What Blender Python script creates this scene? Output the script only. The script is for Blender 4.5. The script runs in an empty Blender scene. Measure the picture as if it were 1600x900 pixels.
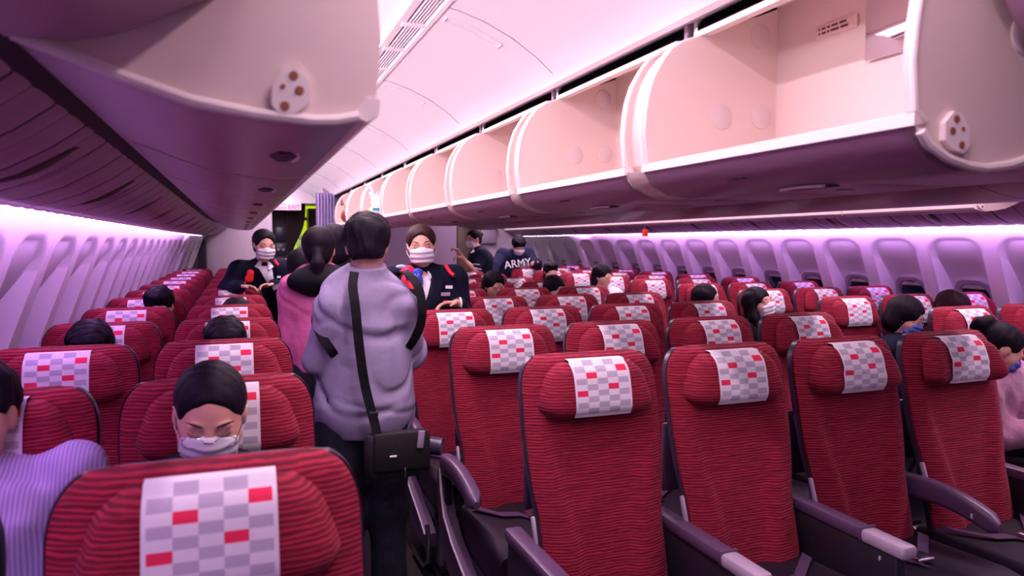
import bpy, math, random
import numpy as np
from mathutils import Vector, Matrix
random.seed(7); rng = np.random.default_rng(7)
SC = bpy.context.scene
COL = SC.collection
EYE = 1.52

# ------------------------------------------------------------------ camera
F_PX, YAW, PITCH, ROLL = 1158.61, math.radians(20.2365), math.radians(3.5242), math.radians(.1054)
cy, sy, cp, sp, cr, sr = math.cos(YAW), math.sin(YAW), math.cos(PITCH), math.sin(PITCH), math.cos(ROLL), math.sin(ROLL)
fwd = Vector((sy*cp, cy*cp, -sp)); r0 = Vector((cy, -sy, 0)); u0 = Vector((sy*sp, cy*sp, cp))
right = r0*cr - u0*sr; up = r0*sr + u0*cr
cam_data = bpy.data.cameras.new('camera'); cam = bpy.data.objects.new('camera', cam_data); COL.objects.link(cam)
m = Matrix((right, up, -fwd)).transposed().to_4x4(); m.translation = Vector((0, 0, EYE)); cam.matrix_world = m
cam_data.sensor_width = 36; cam_data.lens = F_PX/1600*36; cam_data.clip_start = .05
cam_data.dof.use_dof = True; cam_data.dof.focus_distance = 3.3; cam_data.dof.aperture_fstop = 3.6
SC.camera = cam
# ------------------------------------------------------------------ world, exposure
w = bpy.data.worlds.new('world'); SC.world = w; w.use_nodes = True
w.node_tree.nodes['Background'].inputs[0].default_value = (.50, .30, .55, 1)
w.node_tree.nodes['Background'].inputs[1].default_value = .06
SC.view_settings.view_transform = 'Standard'; SC.view_settings.look = 'None'
SC.view_settings.exposure = 0.0; SC.view_settings.gamma = 1
SC.view_settings.use_curve_mapping = False
# ------------------------------------------------------------------ cabin lamps and one added fill light
def area(name, loc, rot, sx, sy_, power, color, spread=180):
    l = bpy.data.lights.new(name, 'AREA'); l.shape = 'RECTANGLE'; l.size = sx; l.size_y = sy_
    l.energy = power; l.color = color; l.spread = math.radians(spread)
    o = bpy.data.objects.new(name, l); COL.objects.link(o); o.location = loc; o.rotation_euler = rot
    o['label'] = name.replace('_', ' '); return o
XC0 = 2.06                     # cabin centre line
PINK = (1.0, .70, .84); LAV = (.78, .36, 1.0); WHITEP = (.95, .84, 1.0)
Z = lambda z: z + EYE
def mx(x): return 2*XC0 - x    # mirror about the centre line
for side in (0, 1):
    M_ = (lambda x: x) if side == 0 else mx
    sg = 1 if side == 0 else -1
    # cove lamp on top of the side bins, washing the aisle ceiling
    area('ceiling_cove_lamp', (M_(.22), 6.1, Z(.70)), (0, math.radians(180 + 25*sg), 0), .10, 11.6, 60, WHITEP)
    # lamp strip along the ceiling grille washing the aisle
    area('aisle_wash_lamp', (M_(.60), 5.85, Z(.885)), (0, math.radians(-8*sg), 0), .06, 11.7, 160, PINK, 165)
    # strip washing down each side wall
    area('side_wall_lamp', (M_(-.575), 5.0, Z(.115)), (0, math.radians(24*sg), 0), .045, 14, 190, LAV, 170)

# added fill light that brightens the centre seats, no real lamp there
area('centre_fill_light', (1.88, 4.2, Z(.203)), (0, 0, 0), .07, 8.6, 26, PINK, 170)

# ------------------------------------------------------------------ materials
def mat(name, col, rough=.5, metal=0, emis=None, es=0, sheen=0, coat=0, spec=None):
    mt = bpy.data.materials.new(name); mt.use_nodes = True
    b = mt.node_tree.nodes['Principled BSDF']
    b.inputs['Base Color'].default_value = (*col, 1); b.inputs['Roughness'].default_value = rough
    b.inputs['Metallic'].default_value = metal
    if emis: b.inputs['Emission Color'].default_value = (*emis, 1); b.inputs['Emission Strength'].default_value = es
    if sheen: b.inputs['Sheen Weight'].default_value = sheen
    if coat: b.inputs['Coat Weight'].default_value = coat
    if spec is not None: b.inputs['Specular IOR Level'].default_value = spec
    return mt
def nd(mt, t, **k):
    n = mt.node_tree.nodes.new(t)
    for a, v in k.items(): setattr(n, a, v)
    return n
def lk(mt, a, b): mt.node_tree.links.new(a, b)
def noisy(mt, scale=40, c2=None, amount=.5, bump=.0, bscale=None, stretch=None, dist=.002, detail=3):
    """mix base colour with c2 by noise and add noise bump"""
    b = mt.node_tree.nodes['Principled BSDF']; tc = nd(mt, 'ShaderNodeTexCoord'); mp = nd(mt, 'ShaderNodeMapping')
    lk(mt, tc.outputs['Object'], mp.inputs[0])
    if stretch: mp.inputs['Scale'].default_value = stretch
    if c2:
        n = nd(mt, 'ShaderNodeTexNoise'); n.inputs['Scale'].default_value = scale; n.inputs['Detail'].default_value = detail
        lk(mt, mp.outputs[0], n.inputs['Vector'])
        mr = nd(mt, 'ShaderNodeMapRange'); mr.inputs['From Min'].default_value = .5-amount/2; mr.inputs['From Max'].default_value = .5+amount/2
        lk(mt, n.outputs['Fac'], mr.inputs[0])
        mix = nd(mt, 'ShaderNodeMix', data_type='RGBA'); mix.inputs[6].default_value = b.inputs['Base Color'].default_value
        mix.inputs[7].default_value = (*c2, 1); lk(mt, mr.outputs[0], mix.inputs[0]); lk(mt, mix.outputs[2], b.inputs['Base Color'])
    if bump:
        n = nd(mt, 'ShaderNodeTexNoise'); n.inputs['Scale'].default_value = bscale or scale; n.inputs['Detail'].default_value = 4
        lk(mt, mp.outputs[0], n.inputs['Vector'])
        bp = nd(mt, 'ShaderNodeBump'); bp.inputs['Strength'].default_value = bump; bp.inputs['Distance'].default_value = dist
        lk(mt, n.outputs['Fac'], bp.inputs['Height']); lk(mt, bp.outputs[0], b.inputs['Normal'])
    return mt
def stripe_fabric(name, ca, cb, scale, dist, sheen=.25):
    mt = mat(name, ca, .85, sheen=sheen, spec=.25); b = mt.node_tree.nodes['Principled BSDF']
    tc = nd(mt, 'ShaderNodeTexCoord'); mp = nd(mt, 'ShaderNodeMapping'); mp.inputs['Scale'].default_value = (.22, .22, 1)
    lk(mt, tc.outputs['Object'], mp.inputs[0])
    wv = nd(mt, 'ShaderNodeTexWave', wave_type='BANDS', bands_direction='Z'); wv.inputs['Scale'].default_value = scale
    wv.inputs['Distortion'].default_value = dist; wv.inputs['Detail'].default_value = 3; wv.inputs['Detail Scale'].default_value = 2.2
    lk(mt, mp.outputs[0], wv.inputs['Vector'])
    n = nd(mt, 'ShaderNodeTexNoise'); n.inputs['Scale'].default_value = 55; n.inputs['Detail'].default_value = 5
    mp2 = nd(mt, 'ShaderNodeMapping'); mp2.inputs['Scale'].default_value = (.25, .25, 3); lk(mt, tc.outputs['Object'], mp2.inputs[0]); lk(mt, mp2.outputs[0], n.inputs['Vector'])
    mu = nd(mt, 'ShaderNodeMath', operation='MULTIPLY'); lk(mt, wv.outputs['Fac'], mu.inputs[0]); lk(mt, n.outputs['Fac'], mu.inputs[1])
    mr = nd(mt, 'ShaderNodeMapRange'); mr.inputs['From Min'].default_value = .1; mr.inputs['From Max'].default_value = .5; lk(mt, mu.outputs[0], mr.inputs[0])
    mix = nd(mt, 'ShaderNodeMix', data_type='RGBA'); mix.inputs[6].default_value = (*ca, 1); mix.inputs[7].default_value = (*cb, 1)
    lk(mt, mr.outputs[0], mix.inputs[0]); lk(mt, mix.outputs[2], b.inputs['Base Color'])
    bp = nd(mt, 'ShaderNodeBump'); bp.inputs['Strength'].default_value = .4; bp.inputs['Distance'].default_value = .002
    lk(mt, mr.outputs[0], bp.inputs['Height']); lk(mt, bp.outputs[0], b.inputs['Normal'])
    return mt
M = {}
M['red'] = stripe_fabric('red_ribbed_fabric', (.14, .004, .020), (.40, .020, .055), 36, 4.0, .05)
M['shell'] = mat('dark_blue_grey_plastic', (.035, .035, .07), .3)
M['arm'] = noisy(mat('purple_grey_plastic', (.10, .055, .12), .32), bump=.15, bscale=300, dist=.001)
M['armcap'] = mat('light_grey_plastic', (.42, .33, .45), .3)
M['armside'] = mat('black_plastic', (.014, .009, .018), .5)
M['cushion'] = noisy(mat('dark_purple_leather', (.014, .006, .018), .65, spec=.3), bump=.3, bscale=120, dist=.002)
M['metal'] = mat('chrome_metal', (.7, .66, .72), .22, 1)
M['white_cloth'] = noisy(mat('white_headrest_cloth', (.80, .75, .84), .9), bump=.25, bscale=450, dist=.001)
M['grey_cloth'] = noisy(mat('grey_printed_cloth', (.42, .38, .50), .9), 500, (.55, .5, .62), .6, bump=.25, bscale=450, dist=.001)
M['pink_cloth'] = mat('red_printed_cloth', (.80, .02, .09), .9)
M['cream'] = noisy(mat('cream_plastic', (.78, .63, .58), .45), bump=.12, bscale=500, dist=.0008)
M['creamrim'] = mat('pale_rim_plastic', (.88, .78, .76), .35)
M['disc'] = mat('translucent_disc_plastic', (.72, .60, .60), .3)
M['binshell'] = noisy(mat('bin_plastic_mauve_light', (.36, .19, .30), .36), bump=.12, bscale=500, dist=.0008)  # mauve light and shade on the cream bins put into the colour
M['psu'] = noisy(mat('mauve_panel_plastic', (.42, .23, .36), .42), bump=.12, bscale=400, dist=.0008)
M['ceil'] = mat('white_ceiling_plastic', (.85, .78, .84), .5)
M['ceiltrim'] = mat('grey_trim', (.45, .36, .42), .4)
M['sidewall'] = mat('white_sidewall_plastic', (.82, .76, .84), .42)
M['black'] = mat('black_gap_shade', (.006, .006, .010), .7)  # flat black in place of the shade inside gaps
M['seam'] = mat('dark_seam_rubber', (.06, .03, .06), .7)
M['glow'] = mat('cove_light_diffuser', (.9, .85, 1), .5, emis=(.88, .80, 1), es=5)
M['floor'] = noisy(mat('dark_carpet', (.016, .009, .015), .95), 60, (.012, .006, .012), .5, bump=.5, bscale=400, dist=.004)
M['teal'] = mat('dark_window_glass', (.004, .035, .05), .06, coat=.5)
M['bezel'] = mat('grey_window_bezel', (.30, .24, .32), .35)
M['bulk'] = noisy(mat('pale_bulkhead_laminate', (.62, .50, .60), .5), bump=.1, bscale=30, dist=.002)
M['galley'] = mat('brown_galley_laminate', (.10, .065, .05), .5)
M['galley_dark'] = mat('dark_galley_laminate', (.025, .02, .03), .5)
M['lime'] = mat('lime_glow_galley_wall', (.70, .80, .05), .6, emis=(.62, .78, .02), es=.85)  # emission stands in for the galley light falling on this wall
M['curtain_dark'] = mat('dark_curtain_fabric', (.05, .03, .03), .95)
M['curtain_purple'] = mat('lavender_curtain_fabric', (.42, .32, .62), .9, sheen=.4)
M['sign'] = mat('pink_lit_sign', (.9, .6, .75), .5, emis=(1, .55, .8), es=.5)
M['signtext'] = mat('magenta_letters', (.45, .0, .12), .6)
M['text_dark'] = mat('dark_print', (.12, .04, .05), .7)
M['letter'] = mat('white_letters', (.9, .88, .92), .6)
M['brown_hole'] = mat('orange_brown_stud', (.30, .10, .04), .5)
M['mirror'] = mat('mirror_glass', (.75, .72, .85), .04, 1)
M['skin'] = noisy(mat('skin', (.74, .40, .31), .5), 8, (.68, .34, .27), .6)
M['skin'].node_tree.nodes['Principled BSDF'].inputs['Subsurface Weight'].default_value = .12
M['skin'].node_tree.nodes['Principled BSDF'].inputs['Subsurface Radius'].default_value = (.02, .008, .004)
M['hair'] = noisy(mat('black_hair', (.005, .003, .008), .65, spec=.15), 90, (.014, .008, .018), .5, bump=.5, bscale=160, stretch=(1, 1, .12), dist=.003)
M['hair_brown'] = noisy(mat('dark_brown_hair', (.018, .006, .009), .6, spec=.2), 90, (.05, .02, .02), .5, bump=.5, bscale=160, stretch=(1, 1, .12), dist=.003)
M['maskw'] = mat('white_face_mask', (.80, .76, .86), .85)
M['maskb'] = mat('blue_face_mask', (.12, .16, .62), .85)
M['brow'] = mat('dark_brow_hair', (.03, .014, .018), .8)
M['lips'] = mat('lips', (.45, .12, .12), .5)
M['navy'] = noisy(mat('navy_wool', (.006, .007, .024), .9, spec=.2), bump=.3, bscale=60, dist=.003)
M['white_shirt'] = noisy(mat('white_shirt_cotton', (.75, .74, .86), .85), bump=.3, bscale=30, dist=.004)
M['lilac'] = noisy(mat('lilac_grey_jacket_nylon', (.30, .26, .42), .62), 5, (.36, .31, .48), .5, bump=.45, bscale=7, dist=.03)
M['pinkj'] = noisy(mat('pink_jacket_nylon', (.78, .16, .42), .6), bump=.5, bscale=10, dist=.03)
M['blackj'] = noisy(mat('black_nylon', (.005, .004, .008), .75, spec=.2), bump=.5, bscale=18, dist=.02)
M['denim'] = noisy(mat('dark_denim', (.012, .013, .028), .9), bump=.6, bscale=25, dist=.012)
M['sweat'] = noisy(mat('navy_sweatshirt', (.008, .010, .055), .9), bump=.4, bscale=14, dist=.015)
M['pinkknit'] = noisy(mat('mauve_pink_fleece', (.42, .17, .30), .95, sheen=.3), 30, (.52, .26, .40), .5, bump=.5, bscale=40, dist=.008)
M['scarf'] = mat('red_scarf', (.85, .02, .06), .55)
M['scarfb'] = mat('blue_scarf', (.03, .06, .50), .55)
M['scarfl'] = mat('pale_blue_scarf', (.25, .45, .80), .55)
M['redtrim'] = mat('red_trim_fabric', (.80, .01, .03), .7)
M['bagblack'] = noisy(mat('black_bag_fabric', (.012, .010, .014), .6), bump=.4, bscale=60, dist=.004)
M['paper'] = mat('dark_card', (.10, .09, .12), .4)
M['bagwhite'] = mat('white_plastic_bag', (.82, .82, .86), .4)
M['tealprint'] = mat('teal_print', (.01, .35, .42), .6)
M['yellow'] = mat('yellow_print', (.85, .6, .02), .6)
M['brownbag'] = noisy(mat('brown_leather', (.22, .045, .015), .45), bump=.4, bscale=12, dist=.01)
M['redtag'] = mat('red_tag_fabric', (.85, .03, .02), .7)
sh = mat('purple_striped_shirt', (.42, .30, .68), .85)
_b = sh.node_tree.nodes['Principled BSDF']; _tc = nd(sh, 'ShaderNodeTexCoord'); _w = nd(sh, 'ShaderNodeTexWave', wave_type='BANDS', bands_direction='X')
_w.inputs['Scale'].default_value = 38; lk(sh, _tc.outputs['Object'], _w.inputs['Vector'])
_m = nd(sh, 'ShaderNodeMix', data_type='RGBA'); _m.inputs[6].default_value = (.36, .24, .66, 1); _m.inputs[7].default_value = (.60, .50, .80, 1)
lk(sh, _w.outputs['Fac'], _m.inputs[0]); lk(sh, _m.outputs[2], _b.inputs['Base Color']); M['striped'] = sh

# ------------------------------------------------------------------ mesh helpers
class MB:
    def __init__(s): s.v = []; s.f = []; s.m = []; s.mats = []
    def mi(s, mt):
        if mt not in s.mats: s.mats.append(mt)
        return s.mats.index(mt)
    def add(s, vs, fs, mt):
        o = len(s.v); s.v += [tuple(v) for v in vs]; k = s.mi(mt)
        for f in fs: s.f.append([i+o for i in f]); s.m.append(k)
        return s
    def loft(s, rings, mt, caps=True, closed=True):
        n = len(rings[0]); vs = [p for r in rings for p in r]; fs = []
        for i in range(len(rings)-1):
            for j in range(n if closed else n-1):
                a = i*n+j; b = i*n+(j+1) % n; fs.append((a, b, b+n, a+n))
        if caps and closed: fs.append(tuple(range(n))[::-1]); fs.append(tuple((len(rings)-1)*n+j for j in range(n)))
        return s.add(vs, fs, mt)
    def box(s, a, b, mt, bev=0.0, rot=None, org=None):
        x0, y0, z0 = a; x1, y1, z1 = b
        c = Vector(((x0+x1)/2, (y0+y1)/2, (z0+z1)/2)); hx, hy, hz = (x1-x0)/2, (y1-y0)/2, (z1-z0)/2
        e = min(bev, hx*.99, hy*.99, hz*.99)
        rings = []
        if e > 0:
            seq = [(-hz, e), (-hz+e*.3, e*.3), (-hz+e, 0), (hz-e, 0), (hz-e*.3, e*.3), (hz, e)]
        else: seq = [(-hz, 0), (hz, 0)]
        for z, ins in seq: rings.append([(p[0], p[1], z) for p in rrect(hx-ins, hy-ins, max(e, .0001), 3 if e > 0 else 1)])
        vs = [Vector(p) for r in rings for p in r]
        if rot is not None: vs = [rot @ v for v in vs]
        vs = [v + c for v in vs]; n = len(rings[0])
        return s.loft([vs[i*n:(i+1)*n] for i in range(len(rings))], mt)
    def tube(s, pts, r, mt, n=8, caps=True):
        pts = [Vector(p) for p in pts]; rs = r if isinstance(r, (list, tuple)) else [r]*len(pts)
        rings = []; ref = None
        for i, p in enumerate(pts):
            t = (pts[min(i+1, len(pts)-1)] - pts[max(i-1, 0)]).normalized()
            if ref is None: ref = t.orthogonal().normalized()
            ref = (ref - t*ref.dot(t)).normalized(); bi = t.cross(ref)
            rings.append([p + ref*math.cos(2*math.pi*k/n)*rs[i] + bi*math.sin(2*math.pi*k/n)*rs[i] for k in range(n)])
        return s.loft(rings, mt, caps)
    def extrude(s, prof, y0, y1, mt, closed=False, thick=None):
        """profile list (x,z) swept along y"""
        return s.loft([[(x, y0, z) for x, z in prof], [(x, y1, z) for x, z in prof]], mt, caps=closed, closed=closed)
    def poly(s, pts, mt): return s.add(pts, [tuple(range(len(pts)))], mt)
    def prism(s, prof, y0, y1, mt):
        """solid closed (x,z) outline between two y planes"""
        return s.loft([[(x, y0, z) for x, z in prof], [(x, y1, z) for x, z in prof]], mt, caps=True)
    def disc(s, c, nrm, r, h, mt, n=24):
        nrm = Vector(nrm).normalized(); a = nrm.orthogonal().normalized(); b = nrm.cross(a); c = Vector(c)
        rg = lambda rr, d: [c + nrm*d + a*math.cos(2*math.pi*k/n)*rr + b*math.sin(2*math.pi*k/n)*rr for k in range(n)]
        return s.loft([rg(r, -.001), rg(r, h*.6), rg(r*.9, h)], mt)
    def mesh(s, name, smooth=True, ang=35):
        me = bpy.data.meshes.new(name); me.from_pydata(s.v, [], s.f)
        for mt in s.mats: me.materials.append(mt)
        me.polygons.foreach_set('material_index', s.m)
        if smooth:
            me.polygons.foreach_set('use_smooth', [True]*len(s.f))
            me.update(); me.set_sharp_from_angle(angle=math.radians(ang))
        me.validate(); me.update(); return me
    def build(s, name, parent=None, smooth=True, ang=35, loc=None):
        return put(name, s.mesh(name, smooth, ang), parent, loc)
def put(name, me, parent=None, loc=None):
    o = bpy.data.objects.new(name, me); COL.objects.link(o)
    if parent: o.parent = parent
    if loc is not None: o.location = loc
    return o
def rrect(hx, hy, r, k=3):
    r = min(r, hx, hy); pts = []
    for cx_, cy_, a0 in ((hx-r, hy-r, 0), (-hx+r, hy-r, 90), (-hx+r, -hy+r, 180), (hx-r, -hy+r, 270)):
        for i in range(k+1):
            a = math.radians(a0 + 90*i/k); pts.append((cx_+r*math.cos(a), cy_+r*math.sin(a)))
    return pts
def tag(o, label, cat=None, group=None):
    o['label'] = label
    if cat: o['category'] = cat
    if group: o['group'] = group
    return o
def struct(o): o['kind'] = 'structure'; return o
def empty(name, loc=(0, 0, 0)):
    o = bpy.data.objects.new(name, None); COL.objects.link(o); o.location = loc; o.empty_display_size = .1; return o
def lab(o, l): o['label'] = l; return o
def grid_mesh(P, mt_fn):
    """P: array (n,m,3); mt_fn(i,j)->material"""
    b = MB(); n, m_ = P.shape[:2]; b.v = [tuple(map(float, p)) for p in P.reshape(-1, 3)]
    for i in range(n-1):
        for j in range(m_-1):
            b.f.append([i*m_+j, i*m_+j+1, (i+1)*m_+j+1, (i+1)*m_+j]); b.m.append(b.mi(mt_fn(i, j)))
    return b
def smooth(t): t = np.clip(t, 0, 1); return t*t*(3-2*t)
ORD = ['first', 'second', 'third', 'fourth', 'fifth', 'sixth', 'seventh', 'eighth', 'ninth', 'tenth', 'eleventh', 'twelfth', 'thirteenth', 'fourteenth']

# ------------------------------------------------------------------ structure
YN, YF = -3.0, 13.0            # near and far ends of what is built
def taper(y): return np.where(y > 7, .17*((np.clip(y, 7, 20)-7)/5)**2, 0)
def wall_x(z, y):
    """left side-wall x for height z (relative to the eye)"""
    z = np.asarray(z, float)
    x = np.where(z > -.45, -.658 - .37*np.clip(.02-z, -1, .47), -.832 - .02*np.clip(-.45-z, 0, .3) + .10*np.clip(-.85-z, 0, 1)**1.3)
    return x + taper(np.asarray(y, float))
W0 = {0: 3.0074, 1: 3.888}     # y of a window centre on each wall
PW = .533
def rec(z):
    d = .016 + .105*smooth((.03-z)/.40)**1.1
    return np.where(z < -.72, d*smooth((z+.80)/.08), d)
def wall(side):
    y = np.arange(YN, YF+.001, PW/26); zs = np.concatenate([np.linspace(-1.52, -.8, 8)[:-1], np.linspace(-.8, .10, 64)])
    Y, ZZ = np.meshgrid(y, zs, indexing='ij')
    q = ((Y - W0[side])/PW + .5) % 1 - .5; dy = q*PW           # distance to the nearest arch centre
    hw = .205; top = .03
    # rounded arch outline distance (negative inside)
    rr_ = .12; ax = np.abs(dy) - (hw-rr_); az = (ZZ - (top-rr_)); az2 = np.maximum(az, 0); axx = np.maximum(ax, 0)
    dist = np.sqrt(axx**2 + az2**2) - rr_
    inside = smooth(-dist/.022)
    depth = rec(ZZ)
    X = wall_x(ZZ, Y) - inside*depth
    # seams between the panels of two windows
    ph = ((Y - W0[side] - PW/2)/(2*PW) + .5) % 1 - .5
    X = X - .006*np.exp(-(ph*2*PW/.006)**2)*(ZZ < .1)
    if side: X = mx(X)
    P = np.stack([X, Y, ZZ+EYE], -1)
    if side: P = P[::-1]
    return struct(grid_mesh(P, lambda i, j: M['sidewall']).build('wall_left' if side == 0 else 'wall_right', ang=60))
wall(0); wall(1)
def window(side, k, n):
    """bezel, glass and half drawn shade set deep in the arch"""
    yc = W0[side] + k*PW; zc_ = -.50; o = empty('window_%d' % n)
    def ring(hx, hz, d, e=.10):
        pts = []
        for p in rrect(hx, hz, e, 6): 
            z = zc_ + p[1]; xx = float(wall_x(z, yc)) - float(rec(np.array(z))) - d + .026
            pts.append(((mx(xx) if side else xx), yc+p[0], Z(z)))
        return pts
    MB().loft([ring(.150, .220, .024), ring(.150, .220, -.006), ring(.126, .195, -.010), ring(.116, .185, .012)], M['bezel'], caps=False).build('window_frame', o)
    gl = []
    for b_ in np.linspace(-.187, .187, 25):
        z = zc_+b_; e_ = max(0, abs(b_)-.087); hw_ = .018+math.sqrt(max(0, .1**2-e_**2))
        xx = float(wall_x(z, yc)) - float(rec(np.array(z))) + .015
        gl.append([(mx(xx) if side else xx, yc+hw_*q, Z(z)) for q in np.linspace(-1, 1, 7)])
    MB().loft(gl, M['teal'], caps=False, closed=False).build('window_glass', o)
    rows_ = []
    for b_, hw_ in ((.184, .060), (.176, .080), (.166, .092), (.156, .100)):
        z = zc_+b_; xx = float(wall_x(z, yc)) - float(rec(np.array(z))) + .023
        rows_.append([(mx(xx) if side else xx, yc+hw_*q, Z(z)) for q in np.linspace(-1, 1, 7)])
    MB().loft(rows_, M['sidewall'], caps=False, closed=False).build('window_shade', o)
    struct(o); return o
nwin = 1
for k in range(-3, 15): window(1, k, nwin); nwin += 1
for k in range(-4, 15): window(0, k, nwin); nwin += 1
# cove light strip, service panel and everything up to the bins
for side in (0, 1):
    S = (lambda x: x) if side == 0 else mx
    ys = np.arange(YN, YF+.01, .5)
    def strip(prof, mt, name, ang=30, y0=YN, y1=YF):
        rings = [[(S(x+float(taper(y))), y, Z(z)) for x, z in prof] for y in np.arange(y0, y1+.01, .5)]
        return MB().loft(rings, mt, caps=False, closed=False).build(name, ang=ang)
    struct(strip([(-.668, .085), (-.655, .128), (-.625, .142)], M['glow'], 'trim_%d' % (1+side)))
    # ribbed service panel with crosswise seams
    base = [(-.615, .115), (-.60, .108), (-.52, .125), (-.44, .155), (-.36, .20), (-.30, .243), (-.285, .262)]
    wd = .266; ysn = [YN + wd*(k+q) for k in range(int((YF-YN)/wd)) for q in (0, .02, .045, .14, .25, .36, .385, .41, .55, .7, .85, .975)] + [YF]
    def scal(y):
        q = ((y-YN)/wd) % 1; q = q/.4 if q < .4 else (q-.4)/.6
        return -.007*math.sin(math.pi*min(1, max(0, q)))**.5
    P = np.array([[(S(x+float(taper(y))), y, Z(z+scal(y)*(.3+.7*min(1, 4*i/6, 4*(6-i)/6)))) for i, (x, z) in enumerate(base)] for y in ysn])
    qf = lambda y: ((y-YN)/wd) % 1
    pn = struct(grid_mesh(P, lambda i, j: M['seam'] if min(qf((ysn[i]+ysn[i+1])/2), 1-qf((ysn[i]+ysn[i+1])/2)) < .03 or abs(qf((ysn[i]+ysn[i+1])/2)-.4) < .016 else M['psu']).build('trim_%d' % (3+side), ang=50))
    struct(strip([(-.302, .244), (-.285, .250), (-.262, .268), (-.262, .32), (-.34, .30)], M['black'], 'trim_%d' % (20+side)))  # black strip painted as the dark gap, also stops light leaking through
    # reading light pods
    for k in range(12):
        yc = .95 + .96*k
        if yc > 11.4: break
        p = MB(); 
        for dy_ in (0, .14):
            rings = []
            for j in range(7):
                t = j/6; s_ = math.sin(math.pi*min(max(t, .04), .96))
                xx = -.50+.17*t+float(taper(yc)); zz = .13+.085*t**1.2
                rings.append([(S(xx+.0*s_), yc+dy_+.035*s_*math.cos(a), Z(zz-.012*s_*math.sin(a)-.001)) for a in np.linspace(0, math.pi*2, 9)[:-1]])
            p.loft(rings, M['psu'] if dy_ else M['galley'])
        lab(p.build('reading_light', pn), 'oval reading light pod')
# floor, ceiling
struct(MB().box((-1.0, YN, -.1), (5.1, 15.2, 0), M['floor']).build('floor', smooth=False))
for side, nm in ((0, 'ceiling'), (1, 'ceiling_right')):
    S = (lambda x: x) if side == 0 else mx
    b = MB()
    prof = [(1.30, .655), (1.215, .625), (1.20, .635), (1.19, .66), (1.12, .72), (1.02, .785), (.90, .840), (.80, .870), (.745, .880)]
    prof2 = [(.640, .890), (.55, .895), (.42, .87), (.30, .82), (.20, .75), (.12, .68), (.02, .66)]
    rings = lambda pr: [[(S(x), y, Z(z)) for x, z in pr] for y in (YN, 12.0)]
    b.loft(rings(prof), M['ceil'], caps=False, closed=False)
    b.loft(rings(prof2), M['ceil'], caps=False, closed=False)
    # grille channel
    b.loft(rings([(.745, .880), (.745, .905), (.640, .912), (.640, .890)]), M['black'], caps=False, closed=False)
    # outer hull above
    b.loft(rings([(2.06, 1.0), (.7, 1.0), (0, .95), (-.6, .55), (-.75, .2), (-.70, .1)]), M['ceil'], caps=False, closed=False)
    ce = struct(b.build(nm, ang=30)); 
    if side: ce.name = 'ceiling_right'
    # grille slats, frames
    g = MB(); y = YN
    g.loft([[(S(x), yy_, Z(z)) for x, z in ((.752, .872), (.752, .882), (.735, .884), (.735, .874))] for yy_ in (YN, 12)], M['ceil'])
    g.loft([[(S(x), yy_, Z(z)) for x, z in ((.655, .884), (.655, .894), (.618, .896), (.618, .880))] for yy_ in (YN, 12)], M['ceil'])
    for i in range(6):
        x = .665+.0128*i
        g.loft([[(S(xx), yy_, Z(z)) for xx, z in ((x, .884), (x+.006, .883), (x+.008, .896), (x+.002, .897))] for yy_ in (YN, 12)], M['ceil'])
    while y < 12:
        g.box((min(S(.64), S(.75)), y, Z(.876)), (max(S(.64), S(.75)), y+.035, Z(.90)), M['ceil']); y += .40
    struct(g.build('trim_%d' % (5+side), ang=30))
    # seams and shallow grip rails crossing the ceiling panels
    q = MB()
    def on(t):
        pr = prof[3:]; L = [0]
        for i in range(1, len(pr)): L.append(L[-1]+math.dist(pr[i], pr[i-1]))
        s_ = t*L[-1]
        for i in range(1, len(pr)):
            if s_ <= L[i]+1e-9:
                u = (s_-L[i-1])/(L[i]-L[i-1]); return pr[i-1][0]*(1-u)+pr[i][0]*u, pr[i-1][1]*(1-u)+pr[i][1]*u
    for k in range(-2, 9):
        y = 1.42+1.32*k
        q.tube([(S(on(t)[0]), y, Z(on(t)[1]-.0005)) for t in np.linspace(0.02, .98, 12)], .0022, M['ceiltrim'], 6)
        rail = [on(t) for t in np.linspace(.45, .93, 10)]
        for dy_ in (.10, .155):
            q.tube([(S(a), y+dy_, Z(c-.002)) for a, c in rail], .0035, M['ceil'], 6)
        for e in (0, -1): q.tube([(S(rail[e][0]), y+.10, Z(rail[e][1]-.002)), (S(rail[e][0]), y+.155, Z(rail[e][1]-.002))], .0035, M['ceil'], 6)
    struct(q.build('trim_%d' % (7+side)))
    # slot above the centre bins, lined black to give its shade
    d = MB(); d.loft([[(S(x), yy_, Z(z)) for x, z in ((1.30, .655), (1.36, .665), (1.36, .642), (1.27, .606))] for yy_ in (YN, 8.9)], M['black'], caps=False, closed=False)
    d.loft([[(S(x), yy_, Z(z)) for x, z in ((1.235, .628), (1.232, .632), (1.24, .645), (1.26, .65))] for yy_ in (YN, 8.9)], M['ceiltrim'], caps=False, closed=False)
    struct(d.build('trim_%d' % (9+side)))
bpy.data.objects['ceiling_right'].name = 'ceiling.001'
# centre service panel between the two lines of centre bins
b = MB(); yy = YN
while yy < 8.9:
    b.box((1.60, yy+.004, Z(.205)), (2.54, yy+.50, Z(.24)), M['psu'], .004); yy += .504
b.box((1.56, YN, Z(.235)), (2.58, 8.9, Z(.27)), M['psu'])
for k in range(10):
    for xx in (1.85, 2.25):
        b.disc((xx, .7+.8*k, Z(.205)), (0, 0, -1), .035, .006, M['ceiltrim'], 16)
struct(b.build('trim_11', ang=30))
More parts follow.
